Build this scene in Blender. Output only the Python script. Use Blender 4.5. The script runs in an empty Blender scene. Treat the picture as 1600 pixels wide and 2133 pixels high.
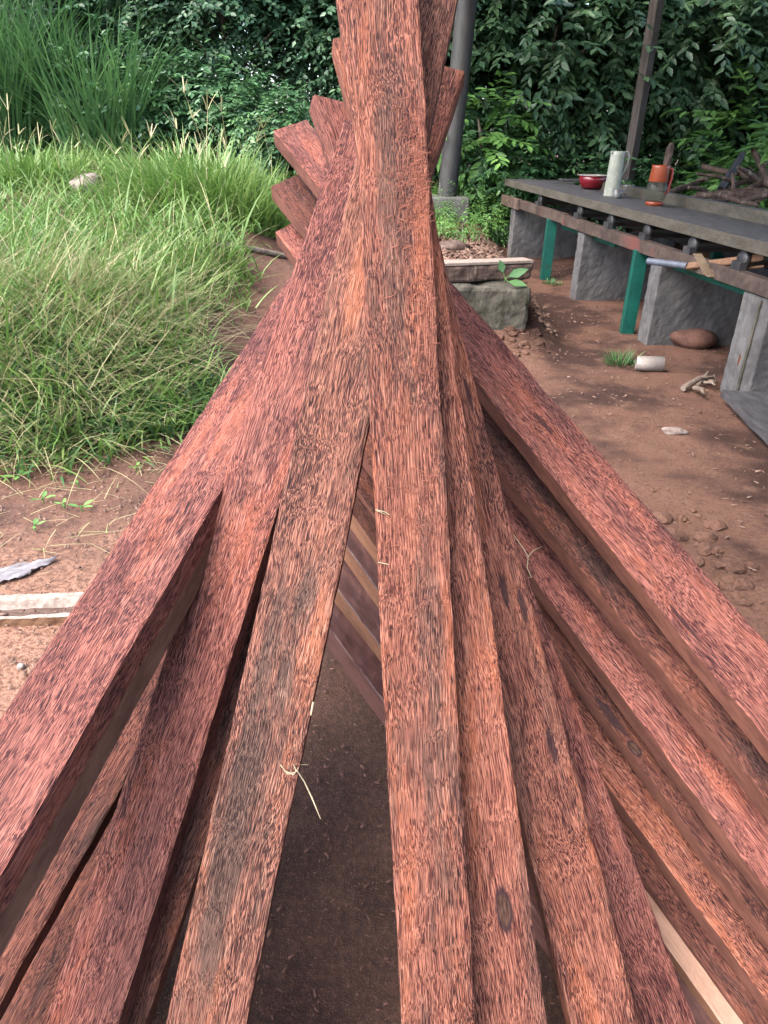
import bpy, math, random
import numpy as np
from mathutils import Vector, Matrix
random.seed(7); rng = np.random.default_rng(11)
SC = bpy.context.scene
COL = SC.collection
R = math.radians

# ------------------------------------------------------------------ camera
CAM_H, PITCH, ROLL, F = 1.45, R(27.7), R(1.5), 1480.0      # F in pixels of the 1600x2133 photograph
fwd = Vector((0, math.cos(PITCH), -math.sin(PITCH)))
up0 = Vector((0, math.sin(PITCH), math.cos(PITCH))); rt0 = Vector((1, 0, 0))
rt = rt0*math.cos(ROLL) + up0*math.sin(ROLL)
up = up0*math.cos(ROLL) - rt0*math.sin(ROLL)
CAM = Vector((0, 0, CAM_H))
cd = bpy.data.cameras.new('camera'); cam = bpy.data.objects.new('camera', cd); COL.objects.link(cam)
cd.sensor_width = 36; cd.sensor_fit = 'AUTO'; cd.lens = 36*F/2133; cd.clip_start = .02; cd.clip_end = 500
cam.matrix_world = Matrix(((rt.x, up.x, -fwd.x, CAM.x), (rt.y, up.y, -fwd.y, CAM.y), (rt.z, up.z, -fwd.z, CAM.z), (0, 0, 0, 1)))
SC.camera = cam
def at(x, y, z):
    """survey point: photograph pixel at a depth along the view axis -> metres in the world"""
    return CAM + z*(fwd + (x-800)/F*rt - (y-1066.5)/F*up)
def at_h(x, y, h):
    d = fwd + (x-800)/F*rt - (y-1066.5)/F*up
    return CAM + d*((h-CAM_H)/d.z)

# ------------------------------------------------------------------ light
SUN_EL, SUN_AZ = R(54), R(236)          # soft overcast daylight from behind and to the left of the viewer
w = bpy.data.worlds.new('World'); SC.world = w; w.use_nodes = True
nt = w.node_tree; bg = nt.nodes['Background']
sky = nt.nodes.new('ShaderNodeTexSky'); sky.sky_type = 'NISHITA'; sky.sun_disc = False
sky.sun_elevation = SUN_EL; sky.sun_rotation = SUN_AZ; sky.dust_density = 3.5; sky.air_density = 1.0; sky.ozone_density = .7
nt.links.new(sky.outputs[0], bg.inputs[0]); bg.inputs[1].default_value = .15
sd = bpy.data.lights.new('sun', 'SUN'); sd.energy = 1.0; sd.angle = R(60); sd.color = (1, .95, .9)
so = bpy.data.objects.new('sun', sd); COL.objects.link(so)
sdir = Vector((math.sin(SUN_AZ)*math.cos(SUN_EL), math.cos(SUN_AZ)*math.cos(SUN_EL), math.sin(SUN_EL)))
so.rotation_euler = sdir.to_track_quat('Z', 'Y').to_euler(); so.location = (0, 0, 12)
vs = SC.view_settings; vs.view_transform = 'Standard'; vs.look = 'None'; vs.gamma = 1; vs.exposure = 2.75
SC.cycles.max_bounces = 6; SC.cycles.transparent_max_bounces = 6

# ------------------------------------------------------------------ helpers
def tag(o, label, cat, group=None, kind=None):
    if label: o['label'] = label
    if cat: o['category'] = cat
    if group: o['group'] = group
    if kind: o['kind'] = kind
    return o
def empty(name, loc, label, cat, group=None):
    o = bpy.data.objects.new(name, None); o.location = loc; o.empty_display_size = .1; COL.objects.link(o)
    return tag(o, label, cat, group)
def npmesh(name, V, faces_by_size):
    me = bpy.data.meshes.new(name)
    V = np.asarray(V, dtype=np.float32); me.vertices.add(len(V)); me.vertices.foreach_set('co', V.ravel())
    loops = np.concatenate([f.ravel() for f in faces_by_size]).astype(np.int32)
    sizes = np.concatenate([np.full(len(f), f.shape[1]) for f in faces_by_size]).astype(np.int32)
    starts = np.concatenate([[0], np.cumsum(sizes)[:-1]]).astype(np.int32)
    me.loops.add(len(loops)); me.loops.foreach_set('vertex_index', loops)
    me.polygons.add(len(sizes)); me.polygons.foreach_set('loop_start', starts)
    me.update(calc_edges=True); me.validate()
    return me
def link(name, me, mat, parent=None, loc=None):
    o = bpy.data.objects.new(name, me); COL.objects.link(o)
    if mat and not me.materials: me.materials.append(mat)
    if parent is not None: o.parent = parent
    if loc is not None: o.location = loc
    return o
class MB:
    """collects shapes in world metres and links them as one mesh object"""
    def __init__(s): s.v, s.f, s.sm = [], [], []
    def add(s, vs_, fs_, smooth=False):
        n = len(s.v); s.v += [Vector(p) for p in vs_]
        for f in fs_: s.f.append(tuple(i+n for i in f)); s.sm.append(smooth)
    def box(s, o, a, b, c):
        """corner o and three edge vectors"""
        o, a, b, c = Vector(o), Vector(a), Vector(b), Vector(c)
        if a.cross(b).dot(c) < 0: a, b = b, a
        p = [o, o+a, o+a+b, o+b, o+c, o+a+c, o+a+b+c, o+b+c]
        s.add(p, [(3, 2, 1, 0), (4, 5, 6, 7), (0, 1, 5, 4), (1, 2, 6, 5), (2, 3, 7, 6), (3, 0, 4, 7)])
    def tube(s, pts, rad, n=10, cap=True):
        pts = [Vector(p) for p in pts]
        if not hasattr(rad, '__len__'): rad = [rad]*len(pts)
        vs_, fs_ = [], []
        ref = None
        for i, p in enumerate(pts):
            d = (pts[min(i+1, len(pts)-1)] - pts[max(i-1, 0)]).normalized()
            if ref is None: ref = d.orthogonal().normalized()
            x = (ref - d*ref.dot(d)).normalized(); ref = x; y = d.cross(x)
            for k in range(n):
                a = 2*math.pi*k/n; vs_.append(p + rad[i]*(math.cos(a)*x + math.sin(a)*y))
        for i in range(len(pts)-1):
            for k in range(n):
                fs_.append((i*n+k, i*n+(k+1) % n, (i+1)*n+(k+1) % n, (i+1)*n+k))
        s.add(vs_, fs_, True)
        if cap:
            m = len(pts)-1
            s.add(vs_[:n], [tuple(range(n-1, -1, -1))]); s.add(vs_[m*n:], [tuple(range(n))])
    def lathe(s, base, prof, n=28, axis=Vector((0, 0, 1)), sx=1.0):
        base = Vector(base); axis = Vector(axis).normalized(); x = axis.orthogonal().normalized(); y = axis.cross(x)
        vs_, fs_ = [], []
        for r_, h in prof:
            for k in range(n):
                a = 2*math.pi*k/n; vs_.append(base + axis*h + r_*(math.cos(a)*x + math.sin(a)*y))
        for i in range(len(prof)-1):
            for k in range(n): fs_.append((i*n+k, i*n+(k+1) % n, (i+1)*n+(k+1) % n, (i+1)*n+k))
        s.add(vs_, fs_, True)
    def build(s, name, mat, parent=None, base=None, bevel=0, rough=0, sub=0, rscale=.15):
        loc = Vector(parent.location) if parent is not None and parent.parent is None else (Vector(base) if base is not None else None)
        if parent is not None and parent.parent is not None: loc = Vector(parent.parent.location)+Vector(parent.location)
        if loc is None:
            loc = Vector((sum(p.x for p in s.v)/len(s.v), sum(p.y for p in s.v)/len(s.v), min(p.z for p in s.v)))
        me = bpy.data.meshes.new(name); me.from_pydata([p-loc for p in s.v], [], s.f)
        for i, p in enumerate(me.polygons): p.use_smooth = s.sm[i]
        me.update()
        o = link(name, me, mat, parent, None if parent is not None else loc)
        if bevel:
            b = o.modifiers.new('bevel', 'BEVEL'); b.width = bevel; b.segments = 2; b.limit_method = 'ANGLE'; b.angle_limit = R(50)
        if sub:
            m = o.modifiers.new('sub', 'SUBSURF'); m.subdivision_type = 'SIMPLE'; m.levels = m.render_levels = sub
        if rough:
            t = bpy.data.textures.new('clouds', 'CLOUDS'); t.noise_scale = rscale; t.noise_depth = 3
            m = o.modifiers.new('disp', 'DISPLACE'); m.texture = t; m.strength = rough; m.texture_coords = 'GLOBAL'; m.mid_level = .5
        return o

# ---- materials
class NT:
    def __init__(s, name):
        s.m = bpy.data.materials.new(name); s.m.use_nodes = True; s.t = s.m.node_tree; s.b = s.t.nodes['Principled BSDF']
    def n(s, typ, **kw):
        nd = s.t.nodes.new(typ)
        for k, v in kw.items(): setattr(nd, k, v)
        return nd
    def set(s, sock, v):
        if isinstance(v, bpy.types.NodeSocket): s.t.links.new(v, sock)
        elif v is not None: sock.default_value = v
    def math(s, op, a, b=None, clamp=False):
        nd = s.n('ShaderNodeMath', operation=op); nd.use_clamp = clamp; s.set(nd.inputs[0], a)
        if b is not None: s.set(nd.inputs[1], b)
        return nd.outputs[0]
    def vmath(s, op, a, b=None):
        nd = s.n('ShaderNodeVectorMath', operation=op); s.set(nd.inputs[0], a)
        if b is not None: s.set(nd.inputs[1], b)
        return nd.outputs[0]
    def ramp(s, fac, lo, hi, a=0.0, b=1.0):
        nd = s.n('ShaderNodeMapRange', interpolation_type='SMOOTHSTEP'); s.set(nd.inputs[0], fac); s.set(nd.inputs[1], lo); s.set(nd.inputs[2], hi); s.set(nd.inputs[3], a); s.set(nd.inputs[4], b)
        return nd.outputs[0]
    def mix(s, fac, a, b, blend='MIX'):
        nd = s.n('ShaderNodeMix', data_type='RGBA', blend_type=blend)
        s.set(nd.inputs[0], fac); s.set(nd.inputs[6], c4(a)); s.set(nd.inputs[7], c4(b)); return nd.outputs[2]
    def noise(s, vec, scale, detail=3, rough=.55):
        nd = s.n('ShaderNodeTexNoise'); s.set(nd.inputs['Vector'], vec); nd.inputs['Scale'].default_value = scale; nd.inputs['Detail'].default_value = detail; nd.inputs['Roughness'].default_value = rough
        return nd.outputs[0]
    def voro(s, vec, scale, feature='F1', rand=1.0):
        nd = s.n('ShaderNodeTexVoronoi', feature=feature); s.set(nd.inputs['Vector'], vec); nd.inputs['Scale'].default_value = scale; nd.inputs['Randomness'].default_value = rand
        return nd
    def bump(s, h, strength, dist):
        nd = s.n('ShaderNodeBump'); nd.inputs['Strength'].default_value = strength; nd.inputs['Distance'].default_value = dist; s.set(nd.inputs['Height'], h)
        s.t.links.new(nd.outputs[0], s.b.inputs['Normal'])
    def obj(s):
        tc = s.n('ShaderNodeTexCoord'); oi = s.n('ShaderNodeObjectInfo'); s.oi = oi
        off = s.math('MULTIPLY', oi.outputs['Random'], 37.0)
        return s.vmath('ADD', tc.outputs['Object'], off)
    def world(s):
        return s.n('ShaderNodeNewGeometry').outputs['Position']
    def out(s, col, rough=.7, spec=.3):
        s.set(s.b.inputs['Base Color'], c4(col)); s.set(s.b.inputs['Roughness'], rough); s.set(s.b.inputs['Specular IOR Level'], spec); return s.m
def c4(c):
    return (*c, 1.0) if isinstance(c, (tuple, list)) and len(c) == 3 else c
def sep(k, v):
    nd = k.n('ShaderNodeSeparateXYZ'); k.set(nd.inputs[0], v); return nd.outputs
def comb(k, x, y, z):
    nd = k.n('ShaderNodeCombineXYZ'); k.set(nd.inputs[0], x); k.set(nd.inputs[1], y); k.set(nd.inputs[2], z); return nd.outputs[0]

def mat_palm(name, light, red, dark, stain, dens=.5, stain_amt=.6, lit_foot=None, marks=()):
    k = NT(name); P = k.obj()
    wob = k.noise(k.vmath('MULTIPLY', P, (10, 5, 10)), 1, 1)
    wv = k.math('MULTIPLY', k.math('SUBTRACT', wob, .5), .03)
    Q = k.vmath('ADD', P, comb(k, wv, 0.0, wv))
    big = k.noise(k.vmath('MULTIPLY', P, (15, 4.0, 15)), 1, 3, .65)
    big2 = k.noise(k.vmath('ADD', k.vmath('MULTIPLY', P, (20, 3.0, 20)), (7, 3, 1)), 1, 2, .6)
    n1 = k.noise(k.vmath('MULTIPLY', Q, (1350, 56, 1350)), 1, .8, .5)         # dark vascular bundles
    n2 = k.noise(k.vmath('ADD', k.vmath('MULTIPLY', Q, (1000, 17, 1000)), (5, 2, 9)), 1, 1.0, .55)   # fine grain lines
    thr = k.ramp(big, .32, .68, .60-.12*(dens-.5), .45-.12*(dens-.5))
    streak = k.ramp(n1, thr, k.math('ADD', thr, .085))
    base = k.mix(k.ramp(n2, .41, .55), red, light)
    base = k.mix(k.math('MULTIPLY', k.ramp(big2, .48, .68), .55), base, (light[0]*1.12, light[1]*.9, light[2]*.68))
    st = k.math('MULTIPLY', k.ramp(k.noise(k.vmath('ADD', k.vmath('MULTIPLY', P, (13, 1.9, 13)), (1, 5, 9)), 1, 5, .7), .48, .64), stain_amt)
    base = k.mix(st, base, k.mix(k.ramp(n2, .36, .6), (stain[0]*.5, stain[1]*.5, stain[2]*.5), stain))
    col = k.mix(k.math('MULTIPLY', streak, .95), base, dark)
    pale = k.math('MULTIPLY', k.ramp(n2, .60, .68), k.ramp(big2, .4, .62, .15, .6))
    col = k.mix(pale, col, (light[0]*1.6, light[1]*2.1, light[2]*2.3))
    if lit_foot:                                                                 # light on the foot of the board, painted in as a paler colour
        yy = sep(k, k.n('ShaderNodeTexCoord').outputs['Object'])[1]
        col = k.mix(k.ramp(k.math('ADD', yy, k.math('MULTIPLY', big, .2)), .75, .3), col, k.mix(k.ramp(n2, .3, .7), (lit_foot[0]*.75, lit_foot[1]*.7, lit_foot[2]*.66), lit_foot))
    if marks:                                                               # knots and scars at their places on this board
        O = k.n('ShaderNodeTexCoord').outputs['Object']; n3 = k.noise(k.vmath('MULTIPLY', O, (160, 40, 160)), 1, 4, .7); n4 = k.noise(k.vmath('MULTIPLY', O, (420, 45, 420)), 1, 3, .6)
        for (cx, cy, rx, ry, kind) in marks:
            v_ = k.vmath('MULTIPLY', k.vmath('SUBTRACT', O, (cx, cy, 0)), (1/rx, 1/ry, 0))
            nd = k.n('ShaderNodeVectorMath', operation='LENGTH'); k.set(nd.inputs[0], v_)
            d = k.math('ADD', nd.outputs['Value'], k.math('MULTIPLY', k.math('SUBTRACT', n3, .5), .7 if kind == 'knot' else 1.3))
            col = k.mix(k.math('MULTIPLY', k.ramp(d, 1.15, .8), .93 if kind == 'knot' else .8), col, (.018, .010, .012))
            if kind == 'knot': col = k.mix(k.ramp(d, .78, .6), col, k.mix(k.ramp(n4, .35, .65), (.018, .009, .007), (.062, .033, .024)))
    v = k.ramp(k.oi.outputs['Random'], 0, 1, .9, 1.1)
    col = k.mix(1.0, col, comb(k, v, v, v), 'MULTIPLY')
    h = k.math('ADD', k.math('SUBTRACT', k.math('MULTIPLY', n2, 1.4), k.math('MULTIPLY', streak, .35)), k.math('MULTIPLY', n1, -.5))
    k.bump(h, .6, .0014)
    return k.out(col, k.ramp(n2, .3, .7, .6, .85), .09)
M = {}
PAL = {'palm': ((.195, .077, .052), (.050, .0145, .0115), (.012, .005, .006), (.078, .045, .036)),
       'palm_rosy': ((.205, .079, .060), (.054, .0150, .0140), (.013, .0055, .0075), (.080, .044, .039)),
       'palm_brown': ((.180, .079, .055), (.046, .0160, .0130), (.011, .0056, .0062), (.076, .047, .037)),
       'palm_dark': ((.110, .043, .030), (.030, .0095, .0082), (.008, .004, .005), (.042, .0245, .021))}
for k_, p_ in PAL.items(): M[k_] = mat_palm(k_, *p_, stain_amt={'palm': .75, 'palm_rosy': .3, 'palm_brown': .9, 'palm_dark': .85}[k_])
M['palm_pale'] = mat_palm('palm_lit_foot', (.13, .055, .038), (.055, .019, .014), (.012, .005, .006), (.055, .032, .025), .35, .6, (.36, .23, .17))  # ordinary wood, its foot brightened in the colour as if lit

def mat_simple(name, c1, c2, scale=8, stretch=(1, 1, 1), rough=.75, spec=.25, bump=.3, dist=.003, c3=None, world=False):
    k = NT(name); P = k.world() if world else k.obj()
    P2 = k.vmath('MULTIPLY', P, stretch)
    a = k.noise(P2, scale, 5, .62); b = k.noise(P2, scale*5, 3, .6)
    f = k.math('ADD', k.math('MULTIPLY', a, .65), k.math('MULTIPLY', b, .35))
    col = k.mix(k.ramp(f, .36, .64), c1, c2)
    if c3: col = k.mix(k.ramp(k.noise(k.vmath('ADD', P2, (4, 8, 2)), scale*.6, 5, .7), .56, .7), col, c3)
    k.bump(f, bump, dist)
    return k.out(col, rough, spec)
M['saw_side'] = mat_simple('sawn_side', (.062, .023, .016), (.115, .046, .032), 5, (6, 1.5, 6), .8, .25, .35, .0015, (.06, .022, .018))
M['saw_tan'] = mat_simple('sawn_tan_side', (.10, .046, .027), (.155, .075, .044), 5, (6, 1.5, 6), .8, .25, .35, .0015)
M['saw_pale'] = mat_simple('sawn_pale_side', (.075, .036, .025), (.13, .068, .048), 5, (6, 1.5, 6), .8, .2, .35, .0015)
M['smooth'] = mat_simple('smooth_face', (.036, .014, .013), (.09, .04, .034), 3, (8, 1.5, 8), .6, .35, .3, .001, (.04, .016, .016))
M['concrete'] = mat_simple('concrete', (.052, .050, .051), (.100, .097, .096), 5, (1, 1, .5), .88, .2, .5, .006, (.10, .095, .09))
M['old_concrete'] = mat_simple('mossy_concrete', (.024, .024, .018), (.074, .068, .056), 7, (1, 1, .6), .9, .2, .7, .012, (.06, .065, .04))
M['board_edge'] = mat_simple('board_edge', (.042, .038, .030), (.074, .066, .054), 5, (1, 1, 3), .85, .2, .4, .003)
M['grey_wood'] = mat_simple('weathered_board', (.026, .026, .029), (.066, .064, .067), 6, (6, 1, 6), .6, .4, .4, .003, (.05, .045, .045))
M['pale_wood'] = mat_simple('bleached_wood', (.155, .12, .10), (.26, .215, .185), 7, (8, 8, 8), .8, .2, .5, .004, (.13, .09, .07))
M['tan_wood'] = mat_simple('new_wood', (.10, .05, .027), (.16, .088, .05), 8, (1, 6, 6), .7, .3, .3, .002)
M['brown_wood'] = mat_simple('brown_wood', (.036, .023, .019), (.10, .068, .055), 6, (4, 4, 1), .75, .25, .5, .004, (.22, .17, .14))
M['post_wood'] = mat_simple('post_wood', (.05, .042, .040), (.10, .087, .082), 5, (9, 9, .8), .8, .2, .4, .003)
M['rail'] = mat_simple('stained_rail', (.028, .018, .016), (.072, .052, .042), 4, (1, 1, 1), .7, .3, .4, .003, (.10, .035, .03))
M['green_paint'] = mat_simple('green_paint', (.002, .045, .034), (.004, .072, .054), 6, (1, 1, 1), .45, .4, .15, .001, (.01, .045, .035))
M['black_steel'] = mat_simple('dark_steel', (.012, .012, .014), (.04, .038, .04), 10, (1, 1, 1), .5, .5, .2, .001)
M['grey_pipe'] = mat_simple('grey_pipe', (.045, .055, .075), (.08, .09, .115), 8, (1, 1, 1), .45, .4, .1, .001)
M['column'] = mat_simple('grey_column', (.020, .020, .022), (.040, .039, .039), 4, (2, 2, .5), .6, .3, .2, .002, (.085, .085, .08))
M['jug'] = mat_simple('pale_enamel', (.19, .205, .175), (.27, .285, .25), 14, (1, 1, 1), .4, .4, .1, .001, (.27, .28, .24))
M['red_enamel'] = mat_simple('red_enamel', (.10, .005, .010), (.14, .008, .014), 6, (1, 1, 1), .22, .5, .02, .001)
M['white_rim'] = mat_simple('rim_enamel', (.19, .17, .155), (.28, .25, .23), 9, (1, 1, 1), .35, .4, .05, .001)
M['tin'] = mat_simple('tin_cup', (.05, .05, .05), (.10, .10, .10), 12, (1, 1, 1), .4, .5, .1, .001)
M['orange'] = mat_simple('orange_plastic', (.15, .03, .013), (.21, .045, .019), 6, (1, 1, 1), .35, .4, .05, .001)
M['red_plastic'] = mat_simple('red_plastic', (.28, .015, .015), (.35, .03, .02), 6, (1, 1, 1), .35, .4, .05, .001)
M['stone'] = mat_simple('stone', (.12, .09, .078), (.24, .20, .18), 9, (1, 1, 1), .9, .2, .7, .012, (.16, .11, .09))
M['straw'] = mat_simple('straw', (.20, .165, .105), (.32, .27, .18), 20, (1, 1, 1), .7, .3, .1, .001)
M['chip'] = None
k = NT('clear_plastic'); tr = k.n('ShaderNodeBsdfTransparent'); tr.inputs[0].default_value = (.86, .87, .84, 1); mx = k.n('ShaderNodeMixShader'); mx.inputs[0].default_value = .16
k.out((.10, .10, .09), .12, .6); k.t.links.new(tr.outputs[0], mx.inputs[1]); k.t.links.new(k.b.outputs[0], mx.inputs[2]); k.t.links.new(mx.outputs[0], k.t.nodes['Material Output'].inputs[0]); M['clear'] = k.m
k = NT('plastic_film'); P = k.obj(); nz = k.noise(P, 18, 4); k.bump(nz, .6, .006); k.b.inputs['Transmission Weight'].default_value = .25
M['film'] = k.out(k.mix(nz, (.17, .155, .16), (.27, .25, .255)), .3, .5)
M['strap'] = mat_simple('leather_strap', (.09, .062, .04), (.15, .11, .075), 9, (1, 1, 1), .75, .3, .2, .002)
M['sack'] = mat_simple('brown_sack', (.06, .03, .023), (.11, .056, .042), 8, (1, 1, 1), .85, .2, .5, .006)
M['tin_roof'] = mat_simple('tin_roof', (.25, .25, .26), (.36, .36, .37), 2, (1, 1, 1), .45, .5, .1, .002, (.2, .13, .1))
M['white_wall'] = mat_simple('white_sheet', (.72, .74, .74), (.82, .83, .83), 3, (1, 1, 1), .6, .3, .1, .002)

def mat_leaf(name, ca, cb, cc, rough=.42, trans=.25, spec=.45):
    k = NT(name); g = k.n('ShaderNodeNewGeometry'); r_ = g.outputs['Random Per Island']
    P = k.world(); big = k.noise(P, 1.1, 3)
    col = k.mix(r_, ca, cb)
    col = k.mix(k.ramp(k.math('ADD', k.math('MULTIPLY', r_, .4), k.math('MULTIPLY', big, .6)), .55, .75), col, cc)
    k.out(col, rough, spec)
    tr = k.n('ShaderNodeBsdfTranslucent'); k.set(tr.inputs[0], col)
    mx = k.n('ShaderNodeMixShader'); mx.inputs[0].default_value = trans
    k.t.links.new(k.b.outputs[0], mx.inputs[1]); k.t.links.new(tr.outputs[0], mx.inputs[2])
    k.t.links.new(mx.outputs[0], k.t.nodes['Material Output'].inputs[0])
    return k.m
M['leaf_dark'] = mat_leaf('dark_leaf', (.040, .095, .052), (.075, .155, .08), (.11, .20, .09), .4, .4, .5)
M['leaf_mid'] = mat_leaf('mid_leaf', (.035, .095, .04), (.065, .15, .06), (.095, .19, .065))
M['leaf_bright'] = mat_leaf('bright_leaf', (.07, .17, .04), (.11, .24, .06), (.15, .3, .07), .5, .35)
M['lawn'] = mat_leaf('lawn_blade', (.075, .150, .030), (.125, .225, .050), (.18, .26, .075), .5, .35)
M['dry'] = mat_leaf('dry_blade', (.26, .24, .12), (.42, .36, .22), (.18, .22, .08), .6, .25, .3)
M['cane'] = mat_leaf('cane_blade', (.04, .10, .036), (.075, .165, .055), (.11, .22, .07), .45, .3)
M['chip'] = mat_leaf('chip', (.09, .05, .038), (.22, .15, .115), (.06, .033, .026), .85, .0, .2)
M['twig'] = mat_simple('twig', (.09, .065, .05), (.2, .16, .13), 12, (1, 1, 1), .85, .2, .3, .003)

def mat_ground():
    k = NT('soil'); P = k.world(); xyz = sep(k, P)
    a = k.noise(P, 1.1, 5, .6); b = k.noise(P, 7, 5, .65); c = k.noise(P, 60, 4, .7); d = k.noise(P, 260, 2, .6)
    col = k.mix(k.ramp(a, .42, .58), (.030, .0145, .011), (.104, .054, .037))         # red-brown earth, wet and dry patches
    col = k.mix(k.math('MULTIPLY', k.ramp(b, .5, .72), .7), col, (.125, .072, .050))
    saw = k.ramp(k.math('ADD', xyz[0], k.math('MULTIPLY', k.math('SUBTRACT', a, .5), 1.2)), -.35, -1.0)   # sawdust strewn to the left of the rack
    saw = k.math('MULTIPLY', saw, k.ramp(k.math('ADD', xyz[1], k.math('MULTIPLY', k.math('SUBTRACT', b, .5), 1.6)), 2.7, 2.0))
    col = k.mix(saw, col, k.mix(k.ramp(c, .35, .65), (.125, .06, .038), (.215, .122, .084)))
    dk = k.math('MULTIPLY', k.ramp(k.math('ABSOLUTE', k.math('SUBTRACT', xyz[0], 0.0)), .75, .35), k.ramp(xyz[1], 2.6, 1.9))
    col = k.mix(k.math('MULTIPLY', dk, .75), col, k.mix(k.ramp(c, .4, .7), (.014, .0065, .0045), (.044, .021, .014)))     # darker earth below the rack
    col = k.mix(k.math('MULTIPLY', k.ramp(d, .58, .75), .5), col, (.22, .15, .115))
    col = k.mix(k.math('MULTIPLY', k.ramp(c, .52, .36), .45), col, (.028, .015, .013))
    h = k.math('ADD', k.math('MULTIPLY', b, 1.4), k.math('ADD', k.math('MULTIPLY', c, .7), k.math('MULTIPLY', d, .3)))
    k.bump(h, .7, .012)
    return k.out(col, .9, .2)
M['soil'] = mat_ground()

# ------------------------------------------------------------------ terrain
def ss(x, a, b):
    t = np.clip((x-a)/(b-a), 0, 1); return t*t*(3-2*t)
def vnoise(x, y, s, seed=0):
    r_ = np.random.default_rng(seed); g = r_.random((64, 64)); x = np.asarray(x)*s+31.3; y = np.asarray(y)*s+17.7
    xi = np.floor(x).astype(int); yi = np.floor(y).astype(int); fx = x-xi; fy = y-yi; fx = fx*fx*(3-2*fx); fy = fy*fy*(3-2*fy)
    G = lambda i, j: g[i % 64, j % 64]
    return (G(xi, yi)*(1-fx)+G(xi+1, yi)*fx)*(1-fy) + (G(xi, yi+1)*(1-fx)+G(xi+1, yi+1)*fx)*fy - .5
def ground(x, y):
    x = np.asarray(x, float); y = np.asarray(y, float)
    left = ss(x, -.6, -1.9)*(0.42*ss(y, 2.9, 4.6) + .55*ss(y, 4.2, 9.5))
    mid = .40*ss(y, 4.8, 6.9)*ss(x, -1.9, -.6)*ss(x, 1.5, 1.0) + .06*ss(y, 5.4, 6.0)*ss(x, .1, .5)*ss(x, 1.45, 1.15)
    lane = .14*ss(y, 5.8, 8.8)*ss(x, 1.0, 1.6)*ss(x, 3.3, 2.7)
    right = (.78-.3*ss(y, 6.5, 9.0))*ss(x-(1.5+(10-y)*.149), .82, 1.35)*ss(y, 1, 3)*ss(y, 11.0, 8.8)
    back = .6*ss(y, 9.2, 12.5)
    n = .05*vnoise(x, y, .9, 1) + .03*vnoise(x, y, 2.7, 2) + .012*vnoise(x, y, 9, 3)
    near = ss(np.hypot(x, y-1.0), .7, 2.2)
    return left + mid + lane + right + back*(1-.5*ss(x, -1.9, -3)) + n*near
def gz(x, y): return float(ground(x, y))
xs = np.concatenate([np.linspace(-60, -6, 28)[:-1], np.linspace(-6, 6, 241), np.linspace(6, 60, 28)[1:]])
ys = np.concatenate([np.linspace(-20, -1, 14)[:-1], np.linspace(-1, 13, 281), np.linspace(13, 90, 30)[1:]])
X, Y = np.meshgrid(xs, ys); Z = ground(X, Y)
V = np.stack([X, Y, Z], -1).reshape(-1, 3); nx, ny = len(xs), len(ys)
I = (np.arange(ny-1)[:, None]*nx + np.arange(nx-1)[None, :]).ravel()
me = npmesh('ground', V, [np.stack([I, I+1, I+nx+1, I+nx], 1)]); me.polygons.foreach_set('use_smooth', np.ones(len(I), bool))
tag(link('ground', me, M['soil']), None, None, kind='structure')

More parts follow.
